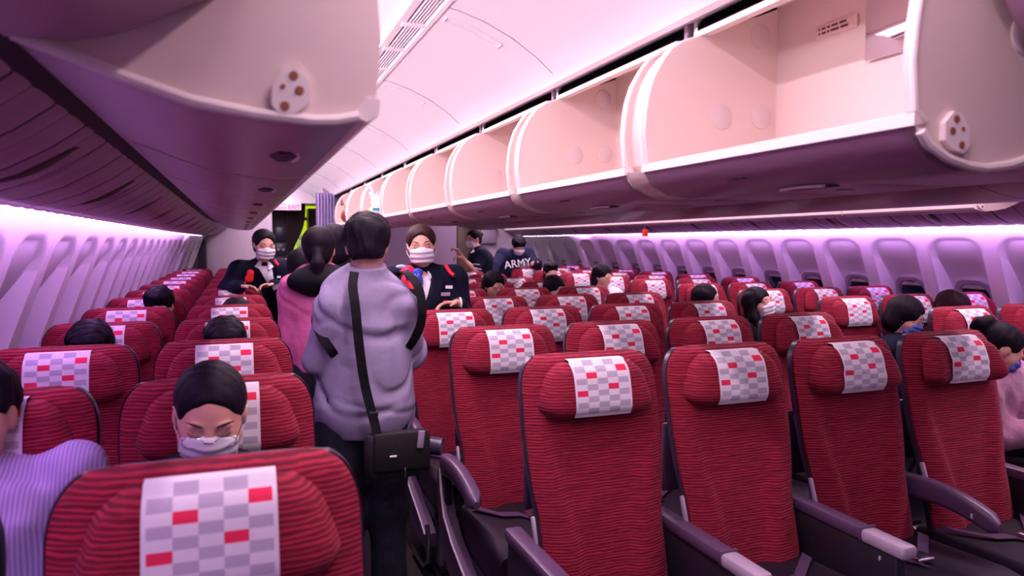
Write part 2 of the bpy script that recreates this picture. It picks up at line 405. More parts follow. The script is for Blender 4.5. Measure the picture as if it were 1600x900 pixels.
# back walls around the two doorways
YB = 12.0
b = MB(); b.box((-1.0, YB, 0), (.50, YB+.06, Z(1.05)), M['bulk'], .01); struct(b.build('wall_back_left'))
b = MB(); b.box((1.08, 10.3, 0), (2.95, 10.38, Z(1.05)), mat('shaded_mauve_laminate', (.30, .20, .32), .5), .01); struct(b.build('wall_back_centre'))  # mauve wall colour darkened for the weak light back there
b = MB(); b.box((3.82, YB, 0), (5.1, YB+.06, Z(1.05)), M['bulk'], .01); struct(b.build('wall_back_right'))
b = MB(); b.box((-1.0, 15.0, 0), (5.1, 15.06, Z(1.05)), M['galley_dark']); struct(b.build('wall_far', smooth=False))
b = MB(); b.box((-1.0, YN-.06, 0), (5.1, YN, Z(1.05)), M['bulk']); struct(b.build('wall_front', smooth=False))
b = MB(); b.box((-.2, 12.0, Z(.66)), (4.3, 15.1, Z(.70)), M['ceil']); b.box((.50, 11.98, Z(.61)), (3.82, 12.03, Z(1.05)), M['ceil']); struct(b.build('trim_12', smooth=False))
for x0, x1 in ((-.55, -.35), (4.47, 4.67)):
    pass
b = MB(); b.box((-.56, 11.86, 0), (-.44, 12.0, Z(.13)), M['galley_dark'], .01); struct(b.build('trim_13'))
# ---- galleys behind the doorways
g = empty('galley_unit', (0, 0, 0)); tag(g, 'dark galley cabinet just inside the left doorway, with a small lit screen', 'galley')
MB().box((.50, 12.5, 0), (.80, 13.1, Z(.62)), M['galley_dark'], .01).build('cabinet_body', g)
MB().box((.55, 12.47, Z(.02)), (.74, 12.50, Z(.26)), M['shell'], .008).build('oven_door', g)
MB().box((.55, 12.47, Z(-.20)), (.74, 12.50, Z(-.02)), M['shell'], .008).build('coffee_bay', g)
for k in (0, 1): MB().disc((.60+.08*k, 12.47, Z(-.11)), (0, -1, 0), .022, .02, M['armcap']).build('dial', g)
MB().box((.535, 12.46, Z(.07)), (.555, 12.47, Z(.11)), mat('lit_blue_lamp', (.3, .5, 1), .5, emis=(.5, .75, 1), es=2)).build('lamp', g)
MB().tube([(.53, 12.45, Z(-.26)), (.78, 12.45, Z(-.26))], .008, M['metal']).build('handle', g)
g = empty('galley_bulkhead', (0, 0, 0)); tag(g, 'bright lime lit galley wall seen through the left doorway, with a round latch plate', 'galley')
MB().box((.82, 13.9, 0), (1.55, 13.95, Z(.66)), M['lime']).build('wall_panel', g)
MB().box((.98, 13.88, Z(-.20)), (1.20, 13.90, Z(.16)), mat('lime_glow_plate', (.75, .9, .3), .5, emis=(.7, .9, .25), es=.5), .01).build('latch_plate', g)  # plate glows in place of the galley light on it
for zz, r_ in ((.08, .022), (-.08, .035)):
    MB().tube([(1.06+r_*math.cos(a), 13.87, Z(zz)+r_*math.sin(a)) for a in np.linspace(0, 2*math.pi, 17)], .006, M['galley_dark'], 6).build('latch_ring', g)
MB().box((.82, 13.86, Z(.40)), (1.3, 13.9, Z(.46)), M['bagwhite'], .005).build('shelf', g)
MB().box((1.17, 13.5, 0), (1.34, 13.9, Z(.6)), M['galley'], .005).build('door_post', g)
g = empty('galley_cabinet', (0, 0, 0)); tag(g, 'brown galley cabinet at the end of the far right aisle', 'galley')
MB().box((2.96, 12.4, 0), (3.85, 12.9, Z(.66)), M['galley'], .01).build('cabinet_body', g)
for k in range(3):
    dd = MB().box((3.0+.28*k, 12.37, Z(-.9)), (3.25+.28*k, 12.4, Z(.30)), M['galley'], .006).build('cabinet_door', g)
    MB().tube([(3.03+.28*k, 12.36, Z(-.2)), (3.03+.28*k, 12.36, Z(0))], .006, M['metal'], 6).build('handle', dd)
# curtains
def curtain(name, x0, x1, y, z0, z1, mt, label, tie=None, amp=.02, nf=9):
    n = 70; zz = np.linspace(z0, z1, 24); P = np.zeros((len(zz), n, 3))
    for i, z in enumerate(zz):
        t = (z-z0)/(z1-z0); wd = 1.0
        if tie is not None: wd = 1 - .70*math.exp(-((z-tie)/.35)**2)*1.0 if z > tie else .30
        u = np.linspace(0, 1, n)
        P[i, :, 0] = x0 + (x1-x0)*u*wd; P[i, :, 1] = y + amp*np.sin(u*nf*2*math.pi + .4*math.sin(t*5)); P[i, :, 2] = z
    b_ = grid_mesh(P, lambda i, j: mt); o = b_.build(name); sm = o.modifiers.new('s', 'SOLIDIFY'); sm.thickness = .003
    return tag(o, label, 'curtain')
curtain('curtain', .72, 1.02, 12.25, .02, Z(.66), M['curtain_dark'], 'dark brown curtain tied back inside the left doorway', tie=Z(-.2))
curtain('curtain', .98, 1.22, 10.15, .02, Z(.66), M['curtain_purple'], 'lavender pleated curtain gathered beside the left doorway', tie=None, nf=6)
# exit sign
s = empty('exit_sign', (0, 0, 0)); tag(s, 'pink lit exit sign above the left doorway', 'sign')
MB().box((.50, 11.93, Z(.50)), (.93, 11.98, Z(.64)), M['sign'], .006).build('sign_panel', s)
def text(body, name, parent, loc, rot, size, mt, ext=.001, align='CENTER'):
    cu = bpy.data.curves.new(name, 'FONT'); cu.body = body; cu.size = size; cu.extrude = ext; cu.align_x = align
    cu.align_y = 'CENTER'
    t = bpy.data.objects.new(name, cu); COL.objects.link(t); bpy.context.view_layer.update()
    me = bpy.data.meshes.new_from_object(t.evaluated_get(bpy.context.evaluated_depsgraph_get())); bpy.data.objects.remove(t)
    me.materials.clear(); me.materials.append(mt)
    o = put(name, me, parent); o.location = loc; o.rotation_euler = rot; return o
text('出口', 'sign_lettering', s, (.62, 11.925, Z(.555)), (math.pi/2, 0, 0), .088, M['signtext'])
text('EXIT', 'sign_lettering', s, (.82, 11.925, Z(.55)), (math.pi/2, 0, 0), .088, M['signtext'])
# magazine pocket on the right bulkhead
s = empty('wall_pocket', (0, 0, 0)); tag(s, 'small grey pocket box on the white wall behind the far stewardess', 'holder')
MB().box((3.83, 11.9, Z(-.02)), (4.10, 12.0, Z(.22)), M['bezel'], .01).build('pocket_body', s)
MB().box((3.80, 11.88, Z(.22)), (4.13, 12.0, Z(.26)), M['galley'], .01).build('pocket_lid', s)

# ------------------------------------------------------------------ overhead bins
PARTF = [(1.099, .206), (1.080, .222), (1.071, .30), (1.075, .36), (1.083, .41), (1.10, .46), (1.129, .508), (1.155, .54), (1.19, .562), (1.225, .576), (1.262, .588)]
BUCK = [(1.08, .200), (1.088, .18), (1.105, .160), (1.15, .138), (1.20, .126), (1.243, .123), (1.30, .130), (1.36, .146), (1.44, .178), (1.52, .22), (1.60, .26)]
LIPT = .012
def offs(prof, d):
    out = []
    for i, p in enumerate(prof):
        a = prof[max(i-1, 0)]; c = prof[min(i+1, len(prof)-1)]; t = Vector((c[0]-a[0], c[1]-a[1])).normalized()
        out.append((p[0]-t.y*d, p[1]+t.x*d))
    return out
def side_plate(b, f, y0, y1, buck=None):
    """S-shaped partition as solid plate with a pale rim bead along its front edge"""
    prof = [f(x, z) for x, z in (PARTF[1:] if buck else PARTF)] + [f(1.60, .72)] + [f(x, z) for x, z in (buck or BUCK)[::-1]]
    b.prism(prof, y0, y1, M['cream'])
def bracket(parent, f, y, x, z, sgn=1):
    out = [(-.055, .00), (-.045, .045), (-.015, .055), (.03, .035), (.055, .0), (.05, -.03), (.01, -.045), (-.03, -.04)]
    c, s_ = math.cos(-.55*sgn), math.sin(-.55*sgn)
    pts = [f(x + sgn*(a*c-b_*s_)*.62, z + (a*s_+b_*c)*.62) for a, b_ in out]
    o = MB().prism(pts, y-.012, y, M['creamrim']).build('latch_bracket', parent)
    h = MB()
    for a, b_, r_ in ((-.028, .030, .0065), (-.022, -.005, .0065), (.028, -.018, .0065), (.008, .022, .0035)):
        px, pz = f(x+sgn*(a*c-b_*s_)*.62, z+(a*s_+b_*c)*.62)
        h.disc((px, y-.012, pz), (0, -1, 0), r_, .002, M['brown_hole'], 14)
    h.build('rivet', o)
def open_bin(name, f, y0, y1, label, group, detail=2, buck=None):
    """f maps bin profile (x,z) to world (x,z)"""
    o = empty(name); tag(o, label, 'overhead bin', group)
    pr = [f(x, z) for x, z in (buck or BUCK)]
    b = MB()
    b.extrude(pr, y0+.002, y1-.002, M['binshell'])
    b.build('bucket', o, ang=30)
    b = MB()
    dz_ = .06 if buck else 0
    flo = [f(1.095, .212), f(1.20, .19+dz_*.3), f(1.505, .232+dz_), f(1.515, .25+dz_), f(1.515, .690), f(1.50, .705), f(1.262, .590), f(1.262, .60)]
    b.extrude(flo, y0+.02, y1-.02, M['cream']); b.build('bin_lining', o, ang=30)
    lip = MB(); lip.prism([f(1.074, .196), f(1.074, .216), f(1.094, .222), f(1.10, .200)] if not buck else [f(1.096, .180), f(1.076, .192), f(1.074, .214), f(1.094, .218), f(1.12, .19)], y0-.003, y1+.003, M['creamrim']); lip.build('lip', o, ang=50)
    tp = MB(); tp.prism([f(1.248, .586), f(1.248, .602), f(1.285, .606), f(1.285, .590)], y0, y1, M['creamrim']); tp.build('top_rail', o, ang=50)
    for ya, yb, e in ((y0, y0+.022, 0), (y1-.022, y1, 1)):
        b = MB(); side_plate(b, f, ya, yb, buck); sp_ = b.build('side_panel', o, ang=30)
        if detail:
            rb = MB()
            rb.tube([(f(x, z)[0], ya if e == 0 else yb, f(x, z)[1]) for x, z in PARTF], .0065, M['creamrim'], 8)
            rb.build('panel_rim', sp_)
        if detail and e == 1:
            for dx, dz in ((1.322, .361), (1.462, .369), (1.454, .602)):
                p = f(dx, dz); dd = MB(); dd.disc((p[0], ya, p[1]), (0, -1, 0), .036, .004, M['disc'], 28); dd.build('bumper_disc', sp_)
    # latch under the bucket, the shade of its recess given as a dark insert
    ym = y0 + .45*(y1-y0)
    hb = MB(); lx, lz = (1.225, .1245) if not buck else (1.200, .1735)
    rings = []
    for t in np.linspace(0, 1, 9):
        wv = .030*math.sin(math.pi*min(max(t, .08), .92))**.5
        rings.append([(f(lx+wv*a, lz-.004*c)[0], ym-.075+.15*t, f(lx+wv*a, lz-.004*c)[1]) for a, c in ((-1, 0), (-.7, 1), (.7, 1), (1, 0), (.5, -1), (-.5, -1))])
    hb.loft(rings, M['seam']); lat = hb.build('latch', o)
    lb_ = MB(); lb_.tube([(f(lx-.025, lz)[0], ym-.07, Z(lz-.003)), (f(lx-.032, lz)[0], ym, Z(lz-.002)), (f(lx-.025, lz)[0], ym+.07, Z(lz-.003))], .0035, M['creamrim'], 6)
    lb_.build('latch_edge', lat)
    return o
def closed_bin(name, f, y0, y1, label, group, CL=None):
    o = empty(name); tag(o, label, 'overhead bin', group)
    CL = CL or [(1.60, .26), (1.58, .262), (1.52, .262), (1.46, .275), (1.40, .300), (1.33, .335), (1.27, .38), (1.23, .43), (1.21, .49), (1.22, .55), (1.26, .60)]
    b = MB(); b.prism([f(x, z) for x, z in CL] + [f(1.62, .60)], y0+.003, y1-.003, M['binshell']); b.build('bin_door', o, ang=25)
    ym = (y0+y1)/2; hb = MB(); hb.prism([f(1.40, .296), f(1.37, .311), f(1.366, .306), f(1.398, .290)], ym-.08, ym+.08, M['seam']); hb.build('latch', o)
    return o
f_c = lambda x, z: (x, Z(z))
for k in range(8):
    open_bin('overhead_bin', f_c, .955+k*1.0, 1.852+k*1.0 if k < 7 else 8.86,
             'open cream overhead bin of the centre line, %s' % ('nearest to the camera' if k == 0 else 'farthest from the camera' if k == 7 else ORD[k]+' from the camera'), 'open bins over the centre seats')
# strips that link neighbouring centre bins
b = MB()
for k in range(7):
    y0, y1 = 1.852+k, 1.955+k
    b.prism([(x+.022, Z(z)) for x, z in PARTF] + [(1.6, Z(.58)), (1.6, Z(.26))] + [(x, Z(z+.004)) for x, z in BUCK[::-1]], y0+.001, y1-.001, M['cream'])
struct(b.build('trim_14', ang=30))
b = MB()
for k in range(8):
    for dx in (0, .05):
        y0 = 1.87+k+dx*1.0
        b.box((1.262, y0, Z(.595)), (1.285, y0+.018, Z(.65)), M['metal'] if dx == 0 else M['armcap'], .003)
struct(b.build('trim_15'))
for k in range(2):
    closed_bin('overhead_bin', f_c, .93-1.0*(k+1), .93-1.0*k, 'closed overhead bin of the centre line beside the camera' + (', the farther back one' if k else ''), 'closed bins over the centre seats, near side')
f_cr = lambda x, z: (mx(x), Z(z))
for k in range(11):
    closed_bin('overhead_bin', f_cr, -2.0+k, -1.0+k, 'closed overhead bin over the far right aisle side of the centre seats, %s in line' % ORD[k], 'closed bins over the centre seats, far side',
        CL=[(1.60, .235), (1.52, .20), (1.42, .178), (1.30, .162), (1.20, .158), (1.13, .172), (1.09, .205), (1.08, .28), (1.10, .40), (1.16, .50), (1.26, .60)])
# outboard bins: the same bucket shifted and mirrored
def f_l(x, z): return (.2 - (x-1.08)*.92, Z(z))
BUCKL = [(1.08+(.2-a)/.92, b_) for a, b_ in ((.2, .203), (.173, .181), (.14, .174), (.108, .172), (.028, .177), (-.056, .19), (-.134, .215), (-.208, .243), (-.265, .262))]
def f_r(x, z):
    X, zz = f_l(x, z); return (mx(X), zz)
for k in range(10):
    open_bin('overhead_bin', f_l, 1.132+.99*k, 2.10+.99*k, 'open overhead bin over the left window seats, %s' % ('nearest to the camera' if k == 0 else ORD[k]+' from the camera'), 'open bins over the left seats', detail=0, buck=BUCKL)
for k in range(4):
    closed_bin('overhead_bin', f_l, 1.12-(k+1)*.99, 1.12-k*.99, 'closed overhead bin at the top left corner, %s from the open one' % ORD[k], 'closed bins over the left seats')
for k in range(8):
    o_ = open_bin('overhead_bin', f_r, 3.06+.99*k, 4.03+.99*k, 'open overhead bin over the right window seats, %s from the camera' % ORD[k], 'open bins over the right seats', detail=0, buck=BUCKL)
    if k == 0: bracket(o_, f_r, 3.06, 1.13, .215)
for k in range(6):
    closed_bin('overhead_bin', f_r, 3.05-(k+1)*.99, 3.05-k*.99, 'closed overhead bin over the right window seats, %s before the open ones' % ORD[k], 'closed bins over the right seats')
bins = [o for o in COL.objects if o.name.startswith('overhead_bin') and o.parent is None]
near_c, near_l = bins[0], [o for o in bins if o['group'].startswith('open bins over the left')][0]
bracket(near_c, f_c, .955, 1.165, .185)
bracket(near_l, f_l, 1.132, 1.215, .214)
MB().disc((1.335, .955, Z(.37)), (0, -1, 0), .036, .005, M['disc'], 28).build('bumper_disc', near_c)
# thick lower rim of the two end panels that face the camera
for par, f, y in ((near_c, f_c, .955), (near_l, f_l, 1.132)):
    pts = [f(x, z) for x, z in (BUCK if f is f_c else BUCKL)[1:]]
    MB().tube([(a, y-.004, c+.006) for a, c in pts], .0085, M['creamrim'], 8).build('panel_rim', par)
# notice and mirror on the back lining of the nearest centre bin
MB().box((1.508, 1.520, Z(.555)), (1.514, 1.665, Z(.588)), mat('notice_card', (.78, .60, .56), .6), .002).build('notice', near_c)
nt = MB()
for row, words in enumerate(((.006, .014, .010, .022, .024), (.005, .014, .007, .028, .026))):
    yq = 1.655 - .002*row
    for wl in words:
        nt.box((1.5065, yq-wl, Z(.576-.012*row)), (1.5085, yq, Z(.582-.012*row)), M['text_dark'], .001); yq -= wl+.006
nt.build('notice_text', near_c)
mm = MB().box((1.500, 1.14, Z(.455)), (1.512, 1.485, Z(.62)), M['mirror'], .004).build('mirror', near_c); lab(mm, 'small mirror')
for k in range(5):
    q = MB()
    for dy_, ln in ((0, .022), (.030, .010), (.046, .024)): q.box((1.118, .955+k+.50+dy_, Z(.1485)), (1.134, .955+k+.50+dy_+ln, Z(.1515)), M['text_dark'], .001)
    q.build('row_marking', bins[k])
# red tag hanging from the right bins
t = MB(); t.tube([(3.93, 6.70, Z(.21)), (3.925, 6.70, Z(.17)), (3.93, 6.70, Z(.13))], .006, M['galley'], 6)
t.box((3.90, 6.69, Z(.06)), (3.96, 6.71, Z(.13)), M['redtag'], .004)
tag(t.build('ribbon_tag'), 'small red ribbon tag hanging from the right overhead bins', 'tag')

# ------------------------------------------------------------------ seats
SEATTOP = 1.172
def yback(z): return -.155*(1.156-z)/.70
def back_half(z):
    t = (z-.44)/.70
    w_ = .205 + .026*smooth(np.array(t/.75)) - .010*math.exp(-((t-.32)/.13)**2)
    w_ = float(w_)
    if z > 1.055:
        q = (z-1.055)/(SEATTOP-1.055); w_ = .150 + (w_-.150)*max(0, 1-q**2.3)**(1/2.3)
        if q > .985: w_ = .150
    return w_
def ring_back(z, th0, th1, grow=0, conc=.026):
    """closed section ring: front concave, back flat"""
    hw = back_half(z)+grow; yb = yback(z); pts = []
    N = 22
    for i in range(N+1):
        u = -1+2*i/N; e = (1-abs(u)**5)
        pts.append((u*hw, yb - th0*(.35+.65*e) + conc*float(smooth(np.array((.34+.42*min(1, max(0, (z-.45)/.5))+.12-abs(u))/.24)))*min(1, max(0, (1.02-z)/.15)), z))
    for i in range(N+1):
        u = 1-2*i/N; e = (1-abs(u)**5)
        pts.append((u*hw, yb + th1*(.35+.65*e), z))
    return pts
def make_back():
    zs = list(np.linspace(.44, 1.04, 22)) + [1.055+(SEATTOP-1.055)*math.sin(a) for a in np.linspace(0, math.pi/2, 14)]
    rings = []
    for z in zs:
        q = max(0, (z-1.14)/(SEATTOP-1.14)); sh_ = max(.12, math.sqrt(max(0, 1-q*q)))
        rings.append(ring_back(z, .052*sh_, .012*sh_))
    return MB().loft(rings, M['red'])
def make_shell():
    zs = list(np.linspace(.42, 1.04, 18)) + [1.055+(SEATTOP-.006-1.055)*math.sin(a) for a in np.linspace(0, math.pi/2, 12)]
    rings = []
    for z in zs:
        q = max(0, (z-1.13)/(SEATTOP-1.13)); sh_ = max(.15, math.sqrt(max(0, 1-q*q))); hw = back_half(z)+.005; yb = yback(z); N = 16
        pts = [(-hw, yb-.010, z)] + [((-1+2*i/N)*(hw-.004), yb-.006, z) for i in range(N+1)] + [(hw, yb-.010, z)]
        for i in range(N+1):
            u = 1-2*i/N; pts.append((u*hw, yb+.012+.040*sh_*(1-abs(u)**4)+(.02 if z < .9 else 0)*(1-abs(u)**4), z))
        rings.append(pts)
    return MB().loft(rings, M['shell'])
HZ0, HZ1 = .988, 1.152
def head_front(x, z, bend):
    """front surface y of the headrest"""
    t = (z-HZ0)/(HZ1-HZ0); bul = math.sqrt(max(0, 1-(2*t-1)**4))
    return yback(z) - .052 - .050*bul - bend*max(0, abs(x)-.10)**1.25*2.2
def make_head(bend):
    rings = []
    for z in [HZ0+(HZ1-HZ0)*(.5-.5*math.cos(a)) for a in np.linspace(0.12, math.pi-.12, 18)]:
        t = (z-HZ0)/(HZ1-HZ0)
        hw = .203 - .050*t**1.6; q = abs(2*t-1); hw = hw*(1-.16*max(0, q-.45)**2/.3)
        N = 20; pts = []
        for i in range(N+1):
            u = -1+2*i/N; e = max(0, 1-abs(u)**6)**.5; x = u*hw
            pts.append((x, yback(z)-.03+(head_front(x, z, bend)-yback(z)+.03)*e - (bend*max(0, abs(x)-.10)**1.25*2.2)*(1-e)*.8, z))
        for i in range(N+1):
            u = 1-2*i/N; x = u*hw; pts.append((x, yback(z)-.028 - bend*max(0, abs(x)-.12)**1.25*1.9, z))
        rings.append(pts)
    return MB().loft(rings, M['red'])
CELL = {}
for (c, r_) in ((1, 0), (3, 0), (0, 1), (2, 1), (3, 2), (0, 3), (2, 3), (4, 3), (1, 4), (2, 5), (4, 5), (1, 6), (3, 6), (0, 7), (2, 7), (4, 7), (1, 8), (3, 8)): CELL[(c, r_)] = 'grey_cloth'
for c, r_ in ((4, 1), (1, 2), (3, 4), (0, 5)): CELL[(c, r_)] = 'pink_cloth'
def make_cover(bend, wrinkle=0, seed=0):
    """cloth folded over the headrest with the printed squares as faces"""
    xs = [-.106, -.098] ; e = [-.088+.176*i/5 for i in range(6)]
    cols = []
    xs = [-.095] + [x for i in range(5) for x in (e[i], (e[i]+e[i+1])/2)] + [.088, .095]
    path = []   # (y,z,row)
    L = []
    # over the top: from behind the headrest forward
    for a in np.linspace(0, 1, 4): L.append(('top', a))
    zs = np.linspace(HZ1-.004, .992, 28)
    P = []
    rows = []
    for k, a in enumerate(np.linspace(0, 1, 4)):
        z = HZ1+.006+.004*math.sin(a*math.pi/2)*(1-a); row = []
        for x in xs: row.append((x, yback(HZ1)-.028 + (head_front(x, HZ1-.03, bend)-yback(HZ1)+.028)*a*.55, z))
        P.append(row); rows.append(-1)
    s_tot = 9*.0216
    for z in zs:
        row = []
        for x in xs:
            y = head_front(x, z, bend) - .0035
            if z > HZ1-.02: y = min(y, head_front(x, HZ1-.03, bend)*.55+(yback(HZ1)-.028)*.45)
            if z < HZ0+.075: y = min(y, head_front(x, HZ0+.075, bend)-.0035+.006*((HZ0+.075-z)/.075)) if True else y
            if wrinkle:
                ww = wrinkle*math.sin((z-1.05)*42 + x*14 + seed)*(math.exp(-((z-1.07+.12*x)/.03)**2)); y -= abs(ww)*.006
            row.append((x, y, z))
        P.append(row); rows.append((HZ1-.004-z)/.0176+.75)
    P = np.array(P)
    def mf(i, j):
        r_ = (rows[i]+rows[i+1])/2
        if i < 3 or j == 0 or j == len(xs)-2: return M['white_cloth']
        c = (j-1)//2
        rr_ = int(r_)
        fz = r_-rr_
        return M[CELL.get((c, rr_), 'white_cloth')]
    # snap rows so that every 3rd step meets a printed row
    return grid_mesh(P, mf)
def make_cushion():
    rings = []
    for y, zt, zb, hw in ((-.60, .41, .34, .20), (-.61, .44, .33, .222), (-.585, .468, .325, .232), (-.50, .478, .32, .234), (-.30, .468, .32, .232), (-.15, .462, .32, .225), (-.10, .455, .33, .22)):
        c = (zt+zb)/2; h = (zt-zb)/2
        rings.append([(a, y, c+bb-.0+(.010*(abs(a)/hw)**2 if bb > 0 else 0)) for a, bb in rrect(hw, h, .03, 4)])
    return MB().loft(rings, M['cushion'])
def make_base():
    b = MB(); b.box((-.235, -.55, .27), (.235, -.12, .325), M['armside'], .015); return b
def make_leg():
    b = MB(); b.box((-.2, -.52, 0), (-.165, -.14, .03), M['armside'], .006)
    b.box((-.195, -.48, .02), (-.17, -.42, .29), M['armcap'], .006)
    b.tube([(-.182, -.20, .02), (-.182, -.28, .16), (-.182, -.40, .28)], .016, M['armcap']); return b
def arm_cap_profile(): pass
def make_arm_solid():
    """boxed armrest with panel down to the cushion, dark top and pale end cap; x is centred on 0"""
    b = MB()
    b.box((-.020, -.53, .34), (.020, -.02, .605), M['armside'], .008)
    pad = MB(); pad.box((-.028, -.40, .602), (.028, -.01, .642), M['arm'], .010)
    cap = MB(); cap.box((-.028, -.56, .600), (.028, -.398, .640), M['armcap'], .010)
    cap.box((-.030, -.405, .603), (.030, -.395, .645), M['arm'], .002)
    return b, pad, cap
def make_arm_hinged():
    rings = []
    for t in np.linspace(0, 1, 16):
        y = -.03 - .42*t; zc_ = .615 + .022*math.sin(t*math.pi*.8) - .045*t**2.5; h = .040 + .0*t - .012*(t > .9)*(t-.9)/.1
        h = .044-.012*t; wv = .026 if t < .93 else .026*math.sqrt(max(.05, 1-((t-.93)/.07)**2*.85))
        if t > .93: h *= math.sqrt(max(.1, 1-((t-.93)/.07)**2*.8))
        rings.append([(a, y, zc_+c) for a, c in rrect(wv, h, .016, 3)])
    pad = MB(); pad.loft(rings, M['arm'])
    st = MB(); st.loft([[(a, -.02-.035*q+c, .60-.30*q) for a, c in rrect(.016, .035, .008, 2)] for q in (0, .3, .6, 1)], M['armside'])
    return pad, st
def make_aisle_frame():
    """curved side fairing running from the armrest pivot down and forward"""
    b = MB(); pts = [(-.03, .60), (-.05, .50), (-.09, .42), (-.20, .355), (-.36, .30), (-.50, .25), (-.56, .22), (-.56, .16), (-.40, .16), (-.12, .22), (-.02, .30), (.02, .42), (.02, .58)]
    b.loft([[(x, y, z) for y, z in pts] for x in (-.024, .024)], M['arm'])
    e = MB(); e.tube([(-.026, y, z) for y, z in pts[:7]], .005, M['armcap'], 6)
    return b, e
def make_bar():
    b = MB(); b.tube([(-.02, -.55, .26), (-.02, -.58, .20), (-.02, -.57, .10), (-.02, -.50, .05), (-.02, -.38, .045), (-.02, -.25, .05)], .011, M['metal'], 10); return b
def make_belt():
    b = MB()
    for sg in (-1, 1):
        pts = [(.21*sg, -.17, .46), (.19*sg, -.22, .487), (.12*sg, -.30+.02*sg, .487), (.05*sg, -.34, .486), (.02*sg, -.38+.03*sg, .487)]
        rings = [[(x, y-.022, z), (x, y+.022, z), (x, y+.022, z+.003), (x, y-.022, z+.003)] for x, y, z in pts]
        b.loft(rings, M['arm'])
    return b
def make_buckle(): b = MB(); b.box((-.035, -.40, .488), (.035, -.345, .503), M['metal'], .005); b.box((-.02, -.392, .502), (.02, -.355, .507), M['shell'], .002); return b
def make_tray():
    b = MB(); b.box((-.19, .052, .66), (.19, .068, .90), M['arm'], .008); return b
def make_clip(): b = MB(); b.box((-.005, -.155, .63), (.005, -.137, .715), M['armcap'], .004, rot=Matrix.Rotation(math.radians(-20), 3, 'X')); return b
ME = {}
ME['back'] = make_back().mesh('backrest', ang=50); ME['shell'] = make_shell().mesh('back_shell', ang=50)
for i, bd in enumerate((0, .22, .5)):
    ME['head%d' % i] = make_head(bd).mesh('headrest', ang=60)
    ME['cover%d' % i] = make_cover(bd, 1 if i else 0, i).mesh('headrest_cover', ang=60)
ME['cush'] = make_cushion().mesh('seat_cushion', ang=50); ME['base'] = make_base().mesh('seat_frame'); ME['leg'] = make_leg().mesh('leg')
a_, p_, c_ = make_arm_solid(); ME['arm_panel'] = a_.mesh('armrest'); ME['arm_pad'] = p_.mesh('armrest_pad'); ME['arm_cap'] = c_.mesh('armrest_cap')
p_, s_ = make_arm_hinged(); ME['harm'] = p_.mesh('armrest'); ME['hstrut'] = s_.mesh('armrest_strut')
a_, e_ = make_aisle_frame(); ME['fair'] = a_.mesh('side_fairing'); ME['fair_edge'] = e_.mesh('fairing_edge')
ME['bar'] = make_bar().mesh('restraint_bar'); ME['belt'] = make_belt().mesh('seat_belt'); ME['buckle'] = make_buckle().mesh('buckle')
ME['tray'] = make_tray().mesh('tray_table'); ME['clip'] = make_clip().mesh('recline_hinge')
def seat(x, y, label, group, style=0, left=None, right_=None, aisle=None, belt=False, rot=0):
    o = empty('airline_seat', (x, y, 0)); tag(o, label, 'seat', group); o.rotation_euler = (0, 0, rot)
    def P(n, me, par=o, loc=None): q = put(n, ME[me], par, loc); return q
    P('backrest', 'back'); P('back_shell', 'shell'); h = P('headrest', 'head%d' % style)
    lab(P('headrest_cover', 'cover%d' % style, h), 'white cloth printed with grey and red squares')
    P('seat_cushion', 'cush'); P('seat_frame', 'base'); P('tray_table', 'tray'); P('leg', 'leg'); P('leg', 'leg', o, (.365, 0, 0))
    P('recline_hinge', 'clip', o, (-.236, 0, 0))
    for kind, xx in ((left, -.256), (right_, .256)):
        if kind == 'solid':
            a = P('armrest', 'arm_panel', o, (xx, 0, 0)); P('armrest_pad', 'arm_pad', a); P('armrest_cap', 'arm_cap', a)
        elif kind == 'hinged':
            a = P('armrest', 'harm', o, (xx, 0, 0)); P('armrest_strut', 'hstrut', a)
    if aisle: 
        f_ = P('side_fairing', 'fair', o, (.256*aisle, 0, 0)); P('fairing_edge', 'fair_edge', f_); P('restraint_bar', 'bar', o, (.25*aisle, 0, 0))
    if belt: bl = P('seat_belt', 'belt'); P('buckle', 'buckle', bl)
    return o
A_, PIT = .512, .8027
XL, YL, XCn, YC, XR, YR = -.565-.512*0, 1.2627, 1.0334, 2.1214, 3.651, 2.1083
SEATS = {}
DL = {(1, 0): (.006, .02)}
for k in range(13):
    for c, nm in ((0, 'window'), (1, 'aisle')):
        SEATS['L', c, k] = seat(XL+c*A_+DL.get((c, k), (0, 0))[0], YL+k*PIT+DL.get((c, k), (0, 0))[1], 'red airline seat in the left pair, %s side, %s row from the camera' % (nm, ORD[k]), 'seats of the left pair',
             1 if (k*3+c) % 5 == 2 else 0, left='hinged', right_='hinged' if c else None, aisle=1 if c else None)
DX = {}
for k in range(10):
    for c in range(4):
        nm = ('left aisle', 'inner left', 'inner right', 'right aisle')[c]
        st = 'solid' if (k == 0 and c < 3) else 'hinged'
        SEATS['C', c, k] = seat(XCn+c*A_+DX.get((c, k), 0), YC+k*PIT, 'red airline seat in the four-wide centre block, %s column, %s row from the camera' % (nm, ORD[k]), 'seats of the centre block',
             {(2, 0): 1, (3, 0): 2, (2, 1): 1, (3, 1): 2, (3, 2): 1, (2, 3): 1}.get((c, k), 1 if (k+c*2) % 4 == 3 else 0), left=st,
             right_=('solid' if k == 0 else 'hinged') if c == 3 else None, aisle=-1 if (c == 0 and k > 0) else (1 if c == 3 else None), belt=(k < 3))
for k in range(11):
    for c in range(3):
        nm = ('aisle', 'middle', 'window')[c]
        SEATS['R', c, k] = seat(XR+c*A_, YR+k*PIT, 'red airline seat in the right three-wide block, %s column, %s row from the camera' % (nm, ORD[k]), 'seats of the right block',
             [2, 1, 0, 1, 2, 0, 1][(k+c) % 7], left='hinged', right_='hinged' if c == 2 else None, aisle=-1 if c == 0 else None)
